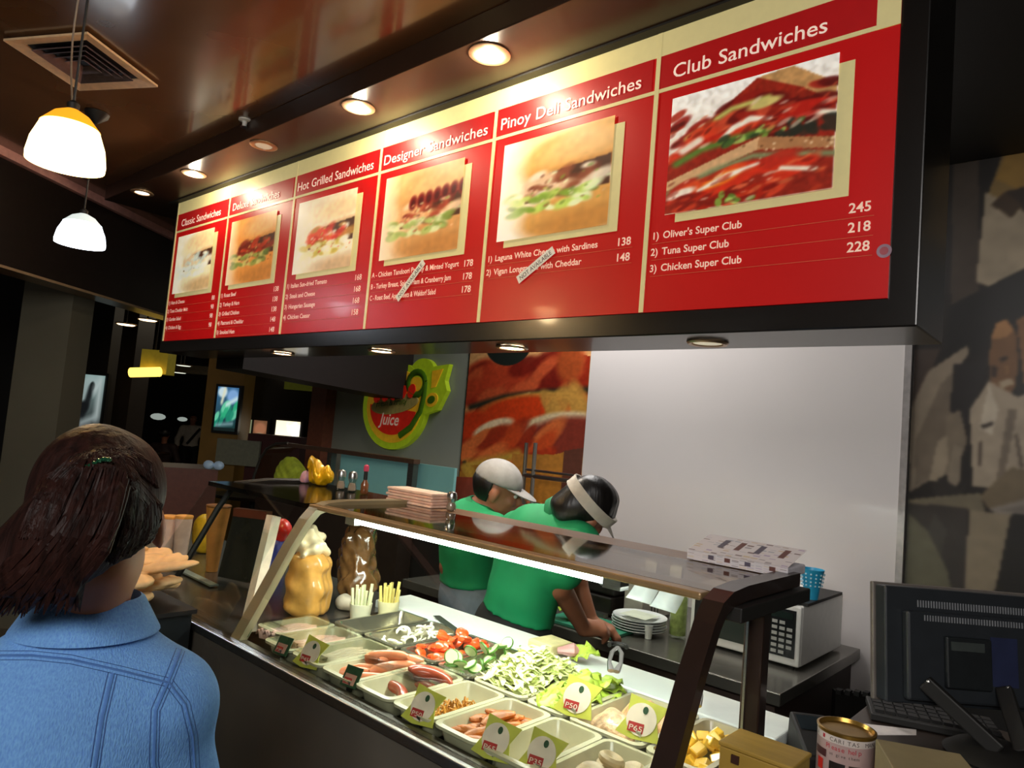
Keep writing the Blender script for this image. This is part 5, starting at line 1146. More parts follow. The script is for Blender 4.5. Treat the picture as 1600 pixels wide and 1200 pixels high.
# monitor seen from behind
mo = thing('computer_monitor', 'black computer monitor seen from behind on the till counter at the right edge', 'monitor', tuple(at_depth(1500, 1150, 1.7)))
o_ = at_depth(1372, 1005, 1.7); r_h = Vector((RIGHT.x, RIGHT.y, 0)).normalized(); f_h = Vector((_F.x, _F.y, 0)).normalized()
MM = Matrix(((r_h.x, f_h.x, 0, o_.x), (r_h.y, f_h.y, 0, o_.y), (0, 0, 1, o_.z+0.005), (0, 0, 0, 1))) @ Matrix.Rotation(R_(-6), 4, 'X') @ Matrix.Rotation(R_(3), 4, 'Z')
m_mon = mat('monitor_black', '#262a2e', 0.4, var=0.08)
def mbox(*a): return MB().box(*a, M=MM)
obj('back_shell', mbox(0.006, 0.47, -0.02, 0.022, -0.132, 0.132), m_mon, mo, 0.004)
obj('bezel', mbox(0.0, 0.476, 0.022, 0.036, -0.137, 0.137), mat('bezel_grey', '#77706a', 0.35, 0.3), mo, 0.003)
obj('rear_bulge', mbox(0.045, 0.43, -0.045, -0.02, -0.120, 0.080), m_mon, mo, 0.006)
for y0, z0, z1 in ((-0.0212, 0.088, 0.104), (-0.0462, 0.060, 0.073)):
    mbv = MB()
    for k in range(42): mbv.box(0.085+0.0066*k, 0.0878+0.0066*k, y0, y0+0.002, z0, z1, M=MM)
    obj('vent_slots', mbv, mat('vent_pale', '#83868a', 0.5), mo)
obj('mount_plate', mbox(0.13, 0.24, -0.058, -0.045, -0.085, 0.03), mat('mount_grey', '#1b1f21', 0.4), mo, 0.004)
obj('mount_gleam', mbox(0.14, 0.22, -0.060, -0.058, 0.0, 0.02), mat('mount_soft', '#3c4240', 0.4), mo)
obj('blue_sticker', mbox(0.245, 0.31, -0.0462, -0.045, -0.075, 0.035), mat('navy_sticker', '#232a48', 0.5), mo)
obj('screen', mbox(0.012, 0.464, 0.036, 0.038, -0.125, 0.125), mat('screen_dark', '#10161c', 0.15), mo)
def mp(x, y, z): return MM @ Vector((x, y, z))
base = mp(0.19, -0.02, -0.2); zb_ = 0.961
for x0, x1, nm in ((0.08, 0.185, 'stand_arm'), (0.27, 0.24, 'stand_arm')):
    obj(nm, MB().bar(mp(x0, -0.05, -0.075), Vector((mp(x1, -0.16, 0).x, mp(x1, -0.16, 0).y, zb_+0.03)), 0.035, 0.02, (0,1,0)), m_blackmat, mo, 0.004)
    obj('arm_screw', MB().ball(mp(x0, -0.063, -0.072), 0.0045, 8), m_steel, mo)
cbase = mp(0.21, -0.13, 0)
obj('stand_base', MB().lathe([(0.0,0.0),(0.105,0.0),(0.11,0.006),(0.09,0.02),(0.04,0.032),(0.0,0.034)], (cbase.x, cbase.y, zb_), 32, caps=False), m_blackmat, mo)
# small dark things round the till
pt = thing('card_terminal', 'black card terminal on the till counter between the post and the tin', 'card terminal', (-0.52, 1.62, 0.96))
TM = Matrix.Translation((-0.50, 1.60, 0.961)) @ Matrix.Rotation(R_(35), 4, 'Z')
obj('terminal_body', MB().hexa([TM @ Vector(v) for v in ((-0.04,-0.07,0),(0.04,-0.07,0),(0.04,0.07,0),(-0.04,0.07,0))], [TM @ Vector(v) for v in ((-0.038,-0.068,0.035),(0.038,-0.068,0.035),(0.038,0.068,0.075),(-0.038,0.068,0.075))]), m_blackmat, pt, 0.006)
obj('terminal_screen', MB().prism([TM @ Vector(v) for v in ((-0.028,0.01,0.0585),(0.028,0.01,0.0585),(0.028,0.055,0.0715),(-0.028,0.055,0.0715))], (0,0,0.001)), mat('terminal_glass', '#20262a', 0.15), pt)
kbd = thing('keyboard', 'black keyboard on the till counter behind the donation tin', 'keyboard', (-0.35, 1.95, 0.96))
KM = Matrix.Translation((-0.42, 2.07, 0.961)) @ Matrix.Rotation(R_(20), 4, 'Z')
obj('keyboard_body', MB().box(-0.10, 0.18, -0.07, 0.07, 0, 0.018, M=KM), m_blackmat, kbd, 0.003)
for r in range(4):
    mk = MB()
    for c in range(11): mk.box(-0.09+0.0245*c, -0.07+0.0245*c, -0.055+0.03*r, -0.031+0.03*r, 0.018, 0.025, M=KM)
    obj('key_row', mk, mat('key_black', '#0f0d0d', 0.7), kbd)
pp = [at_z(1345, 1122, 1.0), at_z(1432, 1132, 1.0), at_z(1432, 1140, 1.0), at_z(1350, 1140, 1.0)]
tag(obj('white_slip', MB().prism([(p.x, p.y, 0.9875) for p in pp], (0,0,0.0012)), mat('slip_paper', '#cdc5c2', 0.6)), 'white paper slip lying over the keyboard behind the carton', 'paper')
p = at_depth(1545, 1137, 1.55)
tag(obj('small_white_card', MB().box(-0.04,0.04,-0.012,0.012,0,0.0012, M=Matrix.Translation((p.x, p.y, 0.961)) @ Matrix.Rotation(R_(25), 4, 'Z')), mat('slip_paper2', '#b9b7b2', 0.6)), 'small white card lying under the monitor', 'card')
ch = thing('chair', 'dark chair back with notched top edge behind the till counter', 'chair', (-0.8, 2.5, 0))
mbc = MB()
pA, pB = at_depth(1306, 1080, 2.75), at_depth(1362, 1086, 2.75)
obj('chair_back', MB().prism([(pA.x, pA.y, pA.z-0.28), (pB.x, pB.y, pA.z-0.28), (pB.x, pB.y, pB.z), (pA.x, pA.y, pA.z)], f_h*0.03), m_blackmat, ch)
for k in range(4):
    q = pA.lerp(pB, (k+0.3)/4); obj('notch', MB().box(q.x-0.008, q.x+0.012, q.y-0.01, q.y+0.02, pA.z-0.01, pA.z+0.008), m_blackmat, ch)
for s in (0.1, 0.9):
    q = pA.lerp(pB, s); obj('chair_leg', MB().box(q.x-0.015, q.x+0.015, q.y, q.y+0.03, 0, pA.z-0.27), m_blackmat, ch)
# ================================================================== people
m_skin = mat('skin_tan', '#b97f62', 0.5, var=0.06, scale=25, sss=0.1)
m_skin2 = mat('skin_brown', '#9a6247', 0.5, var=0.06, scale=25, sss=0.1)
m_hair = mat('dark_brown_hair', '#24110d', 0.55, var=0.6, scale=90, stretch=(1, 1, 0.06), bump=0.3, spec=0.2)
m_hairb = mat('black_hair', '#110e0d', 0.4, var=0.4, scale=80, stretch=(1, 1, 0.1), bump=0.2)
def basis(fwd, up):
    f = Vector(fwd).normalized(); u = Vector(up); u = (u-f*u.dot(f)).normalized(); r = f.cross(u)
    return Matrix((r, f, u)).transposed()   # columns: right, forward, up
def V3(v): return np.array(v, float)
def head_prims(c, B, s=1.0):
    P = lambda x, y, z: V3(Vector(c)+B @ Vector((x*s, y*s, z*s))); M = np.array(B)
    return [ell(P(0,-0.012,0.025), (0.074*s,0.093*s,0.088*s), M), ell(P(0,0.030,-0.045), (0.058*s,0.062*s,0.066*s), M), cone(P(0,0.060,-0.090), P(0,0.066,-0.088), 0.022*s, 0.02*s),
            cone(P(0,0.088,0.010), P(0,0.108,-0.022), 0.009*s, 0.013*s), ell(P(0.034,0.066,-0.020), (0.022*s,0.02*s,0.02*s), M), ell(P(-0.034,0.066,-0.020), (0.022*s,0.02*s,0.02*s), M),
            cone(P(-0.04,0.078,0.030), P(0.04,0.078,0.030), 0.010*s, 0.010*s), cone(P(-0.016,0.090,-0.053), P(0.016,0.090,-0.053), 0.009*s, 0.009*s),
            ell(P(0.079,-0.008,-0.012), (0.010*s,0.020*s,0.032*s), M), ell(P(-0.079,-0.008,-0.012), (0.010*s,0.020*s,0.032*s), M)]
def face_parts(par, c, B, s=1.0):
    P = lambda x, y, z: Vector(c)+B @ Vector((x*s, y*s, z*s)); M3 = B.to_4x4()
    for sx in (-1, 1):
        e = obj('eye', MB().ball(P(sx*0.030,0.077,0.008), 0.0100*s, 12), mat('eye_white', '#d8d2c8', 0.25), par)
        obj('iris', MB().ball(P(sx*0.030,0.0840,0.007), 0.0046*s, 10), mat('iris_dark', '#241510', 0.2), e)
        obj('eyebrow', MB().tube([P(sx*0.046,0.078,0.030), P(sx*0.032,0.088,0.035), P(sx*0.016,0.090,0.030)], [0.002,0.004,0.003], 6), m_hairb, par)
    obj('lips', MB().tube([P(-0.022,0.090,-0.053), P(-0.008,0.101,-0.050), P(0.008,0.101,-0.050), P(0.022,0.090,-0.053)], [0.002,0.005,0.005,0.002], 8), mat('lips', '#8f4a42', 0.4), par)
def hand_prims(w, d, n, side, curl=0.5, s=1.0):
    d = Vector(d).normalized(); n = Vector(n); n = (n-d*n.dot(d)).normalized(); x = d.cross(n)*side; w = Vector(w)   # n: palm normal, x: towards the thumb
    out = [cone(V3(w), V3(w+d*0.035*s), 0.022*s, 0.026*s)]
    kn = []
    for i, (ox, L) in enumerate(((0.028,0.070),(0.010,0.078),(-0.008,0.072),(-0.026,0.056))):
        k = w+d*(0.080-0.005*abs(i-1))*s+x*ox*s; kn.append(k); out.append(cone(V3(w+d*0.03*s+x*ox*0.6*s), V3(k), 0.016*s, 0.0115*s))
        c1 = curl*(0.9+0.12*i); d1 = d*math.cos(c1)+n*math.sin(c1); p1 = k+d1*L*0.5*s; d2 = d*math.cos(c1*2)+n*math.sin(c1*2); p2 = p1+d2*L*0.45*s
        out += [cone(V3(k), V3(p1), 0.0098*s, 0.0088*s), cone(V3(p1), V3(p2), 0.0088*s, 0.0072*s)]
    t0 = w+d*0.018*s+x*0.020*s; t1 = t0+(d*0.6+x*0.8+n*0.3).normalized()*0.038*s; t2 = t1+(d*0.9+x*0.25+n*0.5).normalized()*0.034*s
    return out+[cone(V3(t0), V3(t1), 0.015*s, 0.0115*s), cone(V3(t1), V3(t2), 0.0108*s, 0.0085*s)]
def body_prims(J, B, s=1.0):
    p, c, n = Vector(J['pelvis']), Vector(J['chest']), Vector(J['neck']); M = np.array(B); mid = p.lerp(c, 0.5)
    torso = [ell(V3(c), (0.155*s,0.108*s,0.17*s), M), ell(V3(mid), (0.135*s,0.105*s,0.16*s), M), ell(V3(p), (0.155*s,0.118*s,0.12*s), M)]
    sh = []; arms = {}
    for k in 'LR':
        S, E, W = Vector(J['sh'+k]), Vector(J['el'+k]), Vector(J['wr'+k])
        sh.append(cone(V3(c.lerp(n, 0.72)), V3(S), 0.058*s, 0.056*s)); arms[k] = [cone(V3(S), V3(E), 0.052*s, 0.042*s), cone(V3(E), V3(W), 0.041*s, 0.027*s)]
    legs = []
    for k in 'LR':
        H, K, A = Vector(J['hip'+k]), Vector(J['kn'+k]), Vector(J['an'+k]); legs += [cone(V3(H), V3(K), 0.085*s, 0.056*s), cone(V3(K), V3(A), 0.055*s, 0.04*s)]
    feet = []
    for k in 'LR':
        A = Vector(J['an'+k]); f = Vector(J['fwd']); f.z = 0; f.normalize(); q = Vector((A.x, A.y, 0.035))
        feet.append(cone(V3(q-f*0.03), V3(q+f*0.15), 0.036*s, 0.032*s))
    return torso, sh, arms, legs, feet
def figure(label, name, J, BT, hc, BH, skin, shirt, pants, shoes, hands, sleeve=(0.75, 0.75), hem=None, sh_infl=0.012, res=0.0075, waist=None):
    t = thing(name, label, 'person', (J['pelvis'][0], J['pelvis'][1], 0))
    torso, sh, arms, legs, feet = body_prims(J, BT)
    n, up = Vector(J['neck']), Vector(J['chest'])
    neck = [cone(V3(Vector(J['chest']).lerp(n, 0.7)), V3(n), 0.06, 0.050), cone(V3(n), V3(Vector(hc)+BH @ Vector((0,-0.02,-0.05))), 0.050, 0.050)]
    hp = []
    for k in 'LR': hp += hand_prims(*hands[k])
    body = solid('body', torso+sh+arms['L']+arms['R']+legs+neck+head_prims(hc, BH)+hp, skin, t, res, 0.018)
    face_parts(t, hc, BH)
    sl = []
    for k, fr in zip('LR', sleeve):
        S, E, W = Vector(J['sh'+k]), Vector(J['el'+k]), Vector(J['wr'+k])
        sl.append(cone(V3(S), V3(S.lerp(E, min(1, fr))), 0.056, 0.054-0.010*min(1, fr)))
        if fr > 1: sl.append(cone(V3(E), V3(E.lerp(W, fr-1)), 0.046, 0.036))
    u = (Vector(J['chest'])-Vector(J['pelvis'])).normalized(); h0 = Vector(J['pelvis'])+u*(hem or -0.06)
    shirt_o = solid('shirt', torso+sh+sl, shirt, t, res, 0.03, sh_infl, clip=lambda X: -((X-V3(h0))@V3(u)), wob=0.006, wsc=14, seed=len(label))
    w0 = Vector(J['pelvis'])+u*(waist or 0.03)
    solid('trousers', legs+[torso[2]], pants, t, res*1.3, 0.03, 0.010, clip=lambda X: np.maximum(((X-V3(w0))@V3(u)), 0.07-X[...,2]))
    for i, f in enumerate(feet): solid('shoe', [f], shoes, t, 0.01, 0.01, 0.008, clip=lambda X: 0.002-X[...,2])
    return t, shirt_o
def cam_dir(r, u, f): return (RIGHT*r+UP*u+_F*f)

# ---- customer seen from behind
DW = 1.06
fw = Vector((-0.90, 0.44, 0)).normalized(); rw = Vector((fw.y, -fw.x, 0)); nb = at_depth(138, 955, DW)
hc = at_depth(155, 822, DW-0.01)
BH = basis(fw*0.97+Z_*-0.22, Z_+rw*-0.14+fw*0.2)
J = dict(fwd=fw, neck=nb, chest=nb-Z_*0.19-fw*0.0, pelvis=nb-Z_*0.50)
zf = J['pelvis'].z
for k, s in (('L', -1), ('R', 1)):
    J['sh'+k] = nb+rw*0.118*s-Z_*0.142-fw*0.01; J['el'+k] = nb+rw*0.172*s-Z_*0.35+fw*0.02; J['wr'+k] = nb+rw*0.11*s-Z_*0.35+fw*0.24
    J['hip'+k] = J['pelvis']+rw*0.085*s-Z_*0.04; J['kn'+k] = Vector((J['pelvis'].x, J['pelvis'].y, 0.42))+rw*0.09*s+fw*0.02; J['an'+k] = Vector((J['pelvis'].x, J['pelvis'].y, 0.08))+rw*0.095*s
hands = {'L': (J['wrL'], fw-Z_*0.1+rw*0.2, -Z_+rw*0.2, -1, 0.35), 'R': (J['wrR'], fw-Z_*0.1-rw*0.2, -Z_-rw*0.2, 1, 0.35)}
m_denim = mat('blue_denim', '#6c9edb', 0.75, var=0.22, scale=5, detail=8)
nt = m_denim.node_tree; b_ = nt.nodes['Principled BSDF']; tcn = nt.nodes.new('ShaderNodeTexCoord'); wv = nt.nodes.new('ShaderNodeTexNoise'); wv.inputs['Scale'].default_value = 420; wv.inputs['Detail'].default_value = 4
mpn = nt.nodes.new('ShaderNodeMapping'); mpn.inputs['Scale'].default_value = (1, 1, 0.35); bpn = nt.nodes.new('ShaderNodeBump'); bpn.inputs['Strength'].default_value = 0.5; bpn.inputs['Distance'].default_value = 0.004
old = b_.inputs['Base Color'].links[0].from_socket; mxn = nt.nodes.new('ShaderNodeMix'); mxn.data_type = 'RGBA'; mxn.blend_type = 'OVERLAY'; mxn.inputs[0].default_value = 0.45
nt.links.new(tcn.outputs['Object'], mpn.inputs[0]); nt.links.new(mpn.outputs[0], wv.inputs['Vector']); nt.links.new(wv.outputs['Fac'], bpn.inputs['Height']); nt.links.new(bpn.outputs[0], b_.inputs['Normal'])
nt.links.new(old, mxn.inputs[6]); nt.links.new(wv.outputs['Fac'], mxn.inputs[7]); nt.links.new(mxn.outputs[2], b_.inputs['Base Color']); b_.inputs['Specular IOR Level'].default_value = 0.15
m_jeans = mat('dark_jeans', '#26324a', 0.8, var=0.2)
lady, shirt_o = figure('person with long dark hair and blue denim shirt seen from behind at the counter', 'person', J, basis(fw, Z_), hc, BH, m_skin, m_denim, m_jeans, m_blackmat, hands, (1.85, 1.85), -0.08, 0.016, 0.0065)
# hair: cap, swept tail, loose strands
HP = lambda x, y, z: hc+BH @ Vector((x, y, z))
Mh = np.array(BH)
cap = [ell(V3(HP(0,-0.016,0.046)), (0.092,0.104,0.102), Mh), ell(V3(HP(-0.005,-0.050,-0.015)), (0.080,0.058,0.075), Mh)]
tail = [cone(V3(at_depth(150,770,0.965)), V3(at_depth(112,830,0.945)), 0.050, 0.055), cone(V3(at_depth(112,830,0.945)), V3(at_depth(62,890,0.945)), 0.052, 0.048), cone(V3(at_depth(100,820,0.95)), V3(at_depth(5,905,0.95)), 0.045, 0.05), cone(V3(at_depth(5,905,0.95)), V3(at_depth(-60,950,0.95)), 0.05, 0.04), cone(V3(at_depth(130,840,0.955)), V3(at_depth(105,905,0.95)), 0.04, 0.026)]
fh = V3(BH @ Vector((0,1,0))); uh = V3(BH @ Vector((0,0,1))); hcv = V3(hc)
hair = solid('hair', cap+tail, m_hair, lady, 0.006, 0.03, clip=lambda X: (X-hcv)@fh-0.9*((X-hcv)@uh)+0.022, wob=0.004, wsc=30, seed=2)
rs = random.Random(21); mbh = MB()
for k in range(170):
    a = rs.random(); b = rs.random()
    p0 = at_depth(105+95*a+rs.uniform(-8,8), 742+rs.uniform(-14,26), 0.945-0.012*math.sin(a*3.1)+rs.uniform(-0.004,0.004))
    p1 = at_depth(60+115*a, 838+rs.uniform(-14,14), 0.888+rs.uniform(0,0.014))
    p2 = at_depth(5+125*a+rs.uniform(-15,12), 900+rs.uniform(-16,14), 0.890+rs.uniform(0,0.016))
    p3 = at_depth(-45+165*a+rs.uniform(-18,12), 958-14*a+rs.uniform(-24,16), 0.905+rs.uniform(0,0.02))
    pts = []
    for i in range(9):
        t = i/8*3; j = min(2, int(t)); f = t-j; q = [p0, p0, p1, p2, p3, p3]
        A, B2, C2, D2 = q[j], q[j+1], q[j+2], q[j+3]
        pts.append(0.5*((2*B2)+(C2-A)*f+(2*A-5*B2+4*C2-D2)*f*f+(3*B2-A-3*C2+D2)*f**3))
    r0 = rs.uniform(0.003, 0.0065); mbh.tube(pts, [r0*0.5, r0*0.9, r0, r0, r0, r0, r0*0.9, r0*0.6, r0*0.15], 6)
hb = BVHTree.FromPolygons([v.co.copy() for v in hair.data.vertices], [tuple(p.vertices) for p in hair.data.polygons]); hinv = hair.matrix_basis.inverted()
def on_hair(px, py, lift):
    h = hb.ray_cast(CAM, ray(px, py).normalized())
    return None if h[0] is None else h[0]+h[1]*lift
def lay(poly, r0):
    pts = []
    for (xa,ya),(xb,yb) in zip(poly[:-1], poly[1:]):
        for i in range(4):
            f = i/4; q = on_hair(xa+(xb-xa)*f, ya+(yb-ya)*f, rs.uniform(0.0, 0.003))
            if q is not None: pts.append(q)
    if len(pts) > 5: mbh.tube(pts, [r0*(0.35+0.65*math.sin(math.pi*min(1, (i+0.6)/len(pts)))) for i in range(len(pts))], 6)
for k in range(230):
    a = rs.random(); j = lambda s: rs.uniform(-s, s)
    lay([(140+62*a+j(5), 716+14*a*a+j(5)), (186+62*a+j(4), 768+24*a+j(5)), (192+54*a+j(4), 822+6*a+j(6)), (160+62*a+j(6), 892-45*a+j(8))], rs.uniform(0.002, 0.0042))
for k in range(150):
    a = rs.random(); j = lambda s: rs.uniform(-s, s)
    lay([(138-22*a+j(5), 712+6*a+j(5)), (112-40*a+j(5), 755-4*a+j(5)), (95-42*a+j(5), 800+j(6)), (70-40*a+j(6), 850+j(8))], rs.uniform(0.002, 0.0042))
for k in range(120):
    a = rs.random(); j = lambda s: rs.uniform(-s, s)
    lay([(146+10*a+j(6), 730+j(4)), (150+50*a+j(6), 712-8*a+j(4)), (165+70*a, 705+22*a+j(4)), (190+60*a, 720+55*a)], rs.uniform(0.002, 0.0036))
obj('hair_strands', mbh, m_hair, lady, weld=False)
cl = MB()
for k in range(7):
    c0 = at_depth(128+7*k, 728-1.5*k+3*math.sin(k), 0.940); cl.ball(c0, (0.0045,0.0045,0.0035), 8)
obj('hair_clip', cl, mat('green_clip', '#1f6b4a', 0.15, 0.7, coat=0.8), lady)
# collar and seams lying on the shirt
def ring(mb, c, ax, r0, r1, h, n=36, cutf=0.0, tilt=0.0):
    Bc = basis(fw, ax); vs = []
    for i in range(n+1):
        a = math.radians(-90+0)+math.radians(cutf)+(2*math.pi-2*math.radians(cutf))*i/n-math.pi/2+math.pi
        for r, z in ((r0, 0.0), (r1, h), (r1+0.006, h-0.004), (r0+0.012, -0.006)):
            vs.append(Vector(c)+Bc @ Vector((r*math.cos(a), r*0.92*math.sin(a), z)))
    mb.add(vs, [(4*i+j, 4*i+(j+1)%4, 4*(i+1)+(j+1)%4, 4*(i+1)+j) for i in range(n) for j in range(4)], True); return mb
obj('collar', ring(MB(), nb-Z_*0.022+fw*0.005, Z_-fw*0.25, 0.088, 0.068, 0.045), m_denim, lady)
dg = bpy.context.evaluated_depsgraph_get()
me_ = shirt_o.data; bvh = BVHTree.FromPolygons([v.co.copy() for v in me_.vertices], [tuple(p.vertices) for p in me_.polygons])
def on_shirt(px, py):
    d = ray(px, py).normalized(); h = bvh.ray_cast(shirt_o.matrix_basis.inverted() @ CAM, d)
    return h[0] if h[0] is not None else None
m_seam = mat('seam_denim', '#4c78b8', 0.8, var=0.1); m_thread = mat('seam_thread', '#2f4f86', 0.7)
def seam(pts, w=7):
    for off, nm, m, r in ((0, 'seam', m_seam, 0.0026), (-w, 'stitching', m_thread, 0.0008), (w, 'stitching', m_thread, 0.0008)):
        q = []
        for (xa,ya),(xb,yb) in zip(pts[:-1], pts[1:]):
            L = math.hypot(xb-xa, yb-ya); nx_, ny_ = -(yb-ya)/L, (xb-xa)/L
            for i in range(9):
                f = i/8; p = on_shirt(xa+(xb-xa)*f+nx_*off, ya+(yb-ya)*f+ny_*off)
                if p is not None: q.append(p)
        if len(q) > 3: obj(nm, MB().tube(q, r, 6, flat=0.6), m, lady, weld=False)
seam([(-5,1024),(50,1024),(110,1030),(190,1048),(262,1066)])
seam([(282,1015),(262,1066),(243,1110),(240,1190),(244,1215)])
seam([(264,1066),(290,1100),(302,1150),(306,1215)])
seam([(176,1052),(160,1120),(148,1200)])

# ---- two people in green shirts behind the counter
m_green = mat('green_polo', '#0f8f57', 0.75, var=0.12, scale=10); m_gcol = mat('green_collar', '#0c7a4a', 0.75)
rh = Vector((RIGHT.x, RIGHT.y, 0)).normalized(); fh2 = Vector((_F.x, _F.y, 0)).normalized()
D2 = 2.55
f2 = (rh*0.80+fh2*0.60).normalized(); r2 = Vector((f2.y, -f2.x, 0))
pel = at_depth(800, 985, D2); che = at_depth(832, 868, D2); nk2 = at_depth(872, 806, D2-0.02); hc2 = at_depth(916, 797, D2-0.06)
BT2 = basis(f2, che-pel)
J2 = dict(fwd=f2, pelvis=pel, chest=che, neck=nk2)
for k, s in (('L', -1), ('R', 1)):
    J2['sh'+k] = che.lerp(nk2, 0.55)+r2*0.165*s-Z_*0.01
    J2['hip'+k] = pel+r2*0.085*s-Z_*0.04; J2['kn'+k] = Vector((pel.x, pel.y, 0.46))+r2*0.1*s; J2['an'+k] = Vector((pel.x, pel.y, 0.08))+r2*0.11*s
J2['elR'] = at_depth(874, 915, D2-0.10); J2['wrR'] = at_depth(912, 982, D2+0.02); J2['elL'] = at_depth(900, 905, D2+0.28); J2['wrL'] = at_depth(925, 975, D2+0.22)
h2 = {'R': (J2['wrR'], cam_dir(0.9,-0.10,0.35), cam_dir(-0.2,-0.9,0.3), 1, 0.75), 'L': (J2['wrL'], cam_dir(0.9,-0.2,-0.3), -Z_, -1, 0.6)}
BH2 = basis(cam_dir(0.62,-0.60,0.50), cam_dir(0.70,0.66,-0.15))
p2, s2 = figure('stooping person in green polo shirt with white visor working at the back counter', 'person', J2, BT2, hc2, BH2, m_skin2, m_green, mat('black_trousers', '#1a1817', 0.8), m_blackmat, h2, (0.62, 0.62), 0.065, 0.014, waist=0.11)
hh2 = V3(hc2); f_ = V3(BH2 @ Vector((0,1,0))); u_ = V3(BH2 @ Vector((0,0,1)))
solid('hair', [ell(V3(hc2+BH2 @ Vector((0,-0.016,0.035))), (0.085,0.102,0.096), np.array(BH2)), ell(V3(hc2+BH2 @ Vector((0,-0.075,-0.03))), (0.065,0.05,0.065), np.array(BH2))], m_hairb, p2, 0.006, 0.03, clip=lambda X: np.minimum((X-hh2)@f_+0.015, 0.05-(X-hh2)@u_), wob=0.004, wsc=35, seed=3)
def headband(par, hc, B, z0, z1, rx, ry, m, nm, tiltf=0.0, n=40):
    vs = []
    for i in range(n):
        a = 2*math.pi*i/n
        for z, e in ((z0, 0.0), (z1, 0.0), (z1, 0.005), (z0, 0.005)):
            vs.append(Vector(hc)+B @ Vector(((rx+e)*math.cos(a), -0.014+(ry+e)*math.sin(a), z+tiltf*math.sin(a))))
    return obj(nm, MB().add(vs, [(4*i+j, 4*((i+1)%n)+j, 4*((i+1)%n)+(j+1)%4, 4*i+(j+1)%4) for i in range(n) for j in range(4)], True), m, par)
def brim(par, hc, B, z, r0, r1, m, nm, drop=0.02):
    vs = []; n = 16
    for i in range(n+1):
        a = R_(20+140*i/n); e = r1*math.sin(R_(180*i/n))
        for th in (0, -0.004):
            vs.append(Vector(hc)+B @ Vector((r0*math.cos(a), 0.005+r0*1.12*math.sin(a), z+th))); vs.append(Vector(hc)+B @ Vector(((r0+e*0.25)*math.cos(a), 0.005+r0*1.12*math.sin(a)+e, z-drop*math.sin(R_(180*i/n))+th)))
    fs = []
    for i in range(n):
        a, b = 4*i, 4*(i+1); fs += [(a, a+1, b+1, b), (a+2, b+2, b+3, a+3), (a+1, a+3, b+3, b+1), (a, b, b+2, a+2)]
    return obj(nm, MB().add(vs, fs, True), m, par)
m_visor = mat('white_visor', '#b9b3a8', 0.6)
headband(p2, hc2, BH2, 0.018, 0.058, 0.0935, 0.110, m_visor, 'visor_band'); brim(p2, hc2, BH2, 0.026, 0.085, 0.07, m_visor, 'visor_brim', 0.03)
D1 = 3.0
f1 = (rh*0.85+fh2*0.45).normalized(); r1_ = Vector((f1.y, -f1.x, 0))
pel = at_depth(735, 930, D1); che = at_depth(735, 845, D1); nk1 = at_depth(748, 795, D1); hc1 = at_depth(778, 765, D1-0.02)
J1 = dict(fwd=f1, pelvis=pel, chest=che, neck=nk1)
for k, s in (('L', -1), ('R', 1)):
    J1['sh'+k] = che.lerp(nk1, 0.55)+r1_*0.165*s-Z_*0.01
    J1['hip'+k] = pel+r1_*0.085*s-Z_*0.04; J1['kn'+k] = Vector((pel.x, pel.y, 0.45))+r1_*0.1*s; J1['an'+k] = Vector((pel.x, pel.y, 0.08))+r1_*0.11*s
J1['elR'] = at_depth(703, 885, D1-0.02); J1['wrR'] = at_depth(722, 945, D1-0.02); J1['elL'] = at_depth(770, 880, D1+0.2); J1['wrL'] = at_depth(805, 915, D1+0.05)
h1 = {'R': (J1['wrR'], cam_dir(0.4,-0.8,0.3), cam_dir(0.8,0.4,0), 1, 0.5), 'L': (J1['wrL'], cam_dir(0.9,-0.2,0.2), -Z_, -1, 0.5)}
BH1 = basis(cam_dir(0.90,-0.36,-0.04), cam_dir(0.36,0.92,-0.1))
p1, s1 = figure('person in green polo shirt with grey cap and grey jeans looking down', 'person', J1, basis(f1, che-pel), hc1, BH1, m_skin2, m_green, mat('grey_jeans', '#7f8790', 0.8, var=0.12), m_blackmat, h1, (0.62, 0.62), 0.06, 0.014, waist=0.10)
hh1 = V3(hc1); f1_ = V3(BH1 @ Vector((0,1,0))); u1_ = V3(BH1 @ Vector((0,0,1)))
solid('hair', [ell(V3(hc1+BH1 @ Vector((0,-0.022,0.018))), (0.082,0.094,0.09), np.array(BH1))], m_hairb, p1, 0.006, 0.03, clip=lambda X: np.minimum((X-hh1)@f1_+0.025, 0.04-(X-hh1)@u1_), wob=0.003, wsc=35, seed=3)
m_cap = mat('grey_cap', '#8d8a86', 0.7)
solid('cap', [ell(V3(hc1+BH1 @ Vector((0,-0.012,0.036))), (0.087,0.105,0.092), np.array(BH1))], m_cap, p1, 0.006, 0.02, clip=lambda X: 0.034-(X-hh1)@u1_)
brim(p1, hc1, BH1, 0.036, 0.078, 0.075, m_cap, 'cap_brim', 0.02)
for par, nkx, ax in ((p2, nk2, hc2-nk2), (p1, nk1, hc1-nk1)):
    o = obj('collar', MB().lathe([(0.066,-0.02),(0.072,0.0),(0.062,0.022),(0.058,0.022),(0.062,-0.015)], (0,0,0), 24, Matrix.Translation(nkx-ax.normalized()*0.005) @ ax.to_track_quat('Z','Y').to_matrix().to_4x4(), caps=False), m_gcol, par)
